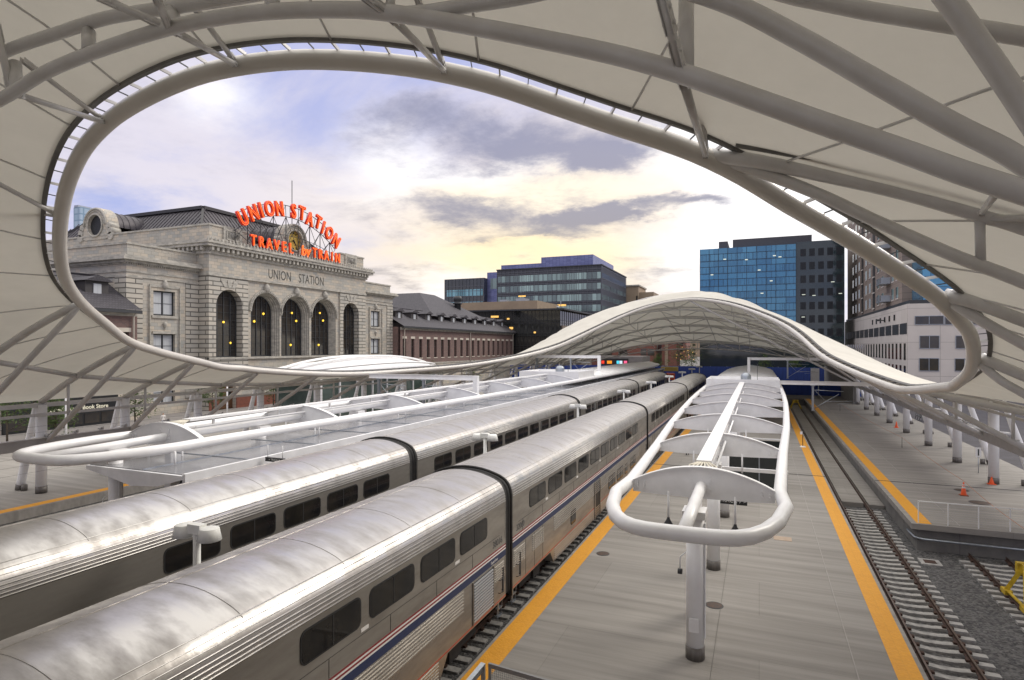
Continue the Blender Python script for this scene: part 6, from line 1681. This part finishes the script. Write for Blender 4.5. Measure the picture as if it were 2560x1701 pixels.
# ================================================================ PEOPLE
SKIN = mat('skin', (.45,.27,.19), .6); HAIR = mat('hair_dark', (.03,.02,.015), .7)
def person(x, y, rz, label, top, legs, step=.12):
    t = thing('person', label, 'person', (0, 0, 0), 'people waiting on the platforms')
    def skin(name, V, E, Rr, m, root=0):
        me = bpy.data.meshes.new(name); me.from_pydata(V, E, []); o = bpy.data.objects.new(name, me); COL.objects.link(o); o.parent = t
        s = o.modifiers.new('skin', 'SKIN'); s.use_smooth_shade = True
        for i, r in enumerate(Rr):
            sv = me.skin_vertices[0].data[i] if me.skin_vertices else None
            if sv: sv.radius = (r[0], r[1]) if isinstance(r, tuple) else (r, r); sv.use_root = (i == root)
        u = o.modifiers.new('sub', 'SUBSURF'); u.levels = 1; u.render_levels = 1
        me.materials.append(m); return o
    # vertices: pelvis, waist, chest, neck, head, shoulders/arms, legs
    V = [(0, 0, .95), (0, 0, 1.12), (0, 0, 1.34), (0, .0, 1.50), (0, .01, 1.58), (0, .02, 1.70)]
    E = [(0, 1), (1, 2), (2, 3), (3, 4), (4, 5)]; Rr = [(.15, .11), (.13, .10), (.17, .12), .06, .085, .09]
    for s in (-1, 1):
        b = len(V); V += [(s*.19, 0, 1.42), (s*.23, -.02, 1.16), (s*.24, .07, .93), (s*.23, .10, .84)]; E += [(2, b), (b, b+1), (b+1, b+2), (b+2, b+3)]; Rr += [.06, .047, .036, .035]
        b = len(V); V += [(s*.10, 0, .86), (s*.11, s*step*.5+.02, .48), (s*.12, s*step, .09), (s*.13, s*step+.14, .04)]; E += [(0, b), (b, b+1), (b+1, b+2), (b+2, b+3)]; Rr += [.10, .062, .042, .038]
    has = True
    me = bpy.data.meshes.new('body'); me.from_pydata(V, E, [])
    import bmesh
    bm = bmesh.new(); bm.from_mesh(me); lay = bm.verts.layers.skin.verify()
    for i, v in enumerate(bm.verts):
        r = Rr[i]; v[lay].radius = (r[0], r[1]) if isinstance(r, tuple) else (r, r); v[lay].use_root = (i == 0)
    bm.to_mesh(me); bm.free()
    o = bpy.data.objects.new('body', me); COL.objects.link(o)
    sk = o.modifiers.new('skin', 'SKIN'); sk.use_smooth_shade = True; sb = o.modifiers.new('sub', 'SUBSURF'); sb.levels = 1; sb.render_levels = 1
    dg = bpy.context.evaluated_depsgraph_get(); dg.update(); m2 = bpy.data.meshes.new_from_object(o.evaluated_get(dg))
    bpy.data.objects.remove(o)
    # one continuous body; clothes and skin by height
    m2.materials.clear()
    for m in (SKIN, top, legs, RUBBER, HAIR): m2.materials.append(m)
    for f in m2.polygons:
        c = f.center; f.use_smooth = True
        f.material_index = 4 if (c.z > 1.72 or (c.z > 1.62 and c.y < -.01)) else 0 if c.z > 1.49 or (abs(c.x) > .18 and c.z < .93) else 1 if c.z > .93 else 3 if c.z < .09 else 2
    ob = bpy.data.objects.new('body', m2); COL.objects.link(ob); ob.parent = t
    t.location = (x, y, 0); t.rotation_euler = (0, 0, rz); LOC[t.name] = Vector((0, 0, 0))
    return t
NAVY = mat('coat_black', (.02,.02,.024), .8); GREYC = mat('coat_grey', (.12,.12,.13), .8); JEAN = mat('jeans_dark', (.03,.04,.07), .8)
c = P(1719, 1139, F*H/(1139-868)); person(c.x, c.y, .4, 'person in black clothes standing on the platform behind the second rib', NAVY, NAVY)
c = P(1741, 1134, F*H/(1134-868)); person(c.x, c.y, 2.2, 'person in a grey coat beside the person in black, half hidden by the ribs', GREYC, NAVY, .05)
c = P(1861, 1143, F*H/(1143-868)); person(c.x, c.y, -1.2, 'person in dark jeans near the white platform column', GREYC, JEAN, .08)
c = P(408, 1054, 70); person(-58.5, yx(408, -58.5), 1.2, 'person in a white top walking before the station front', CREFL, JEAN, .2)
print('OBJECTS', len(COL.objects))
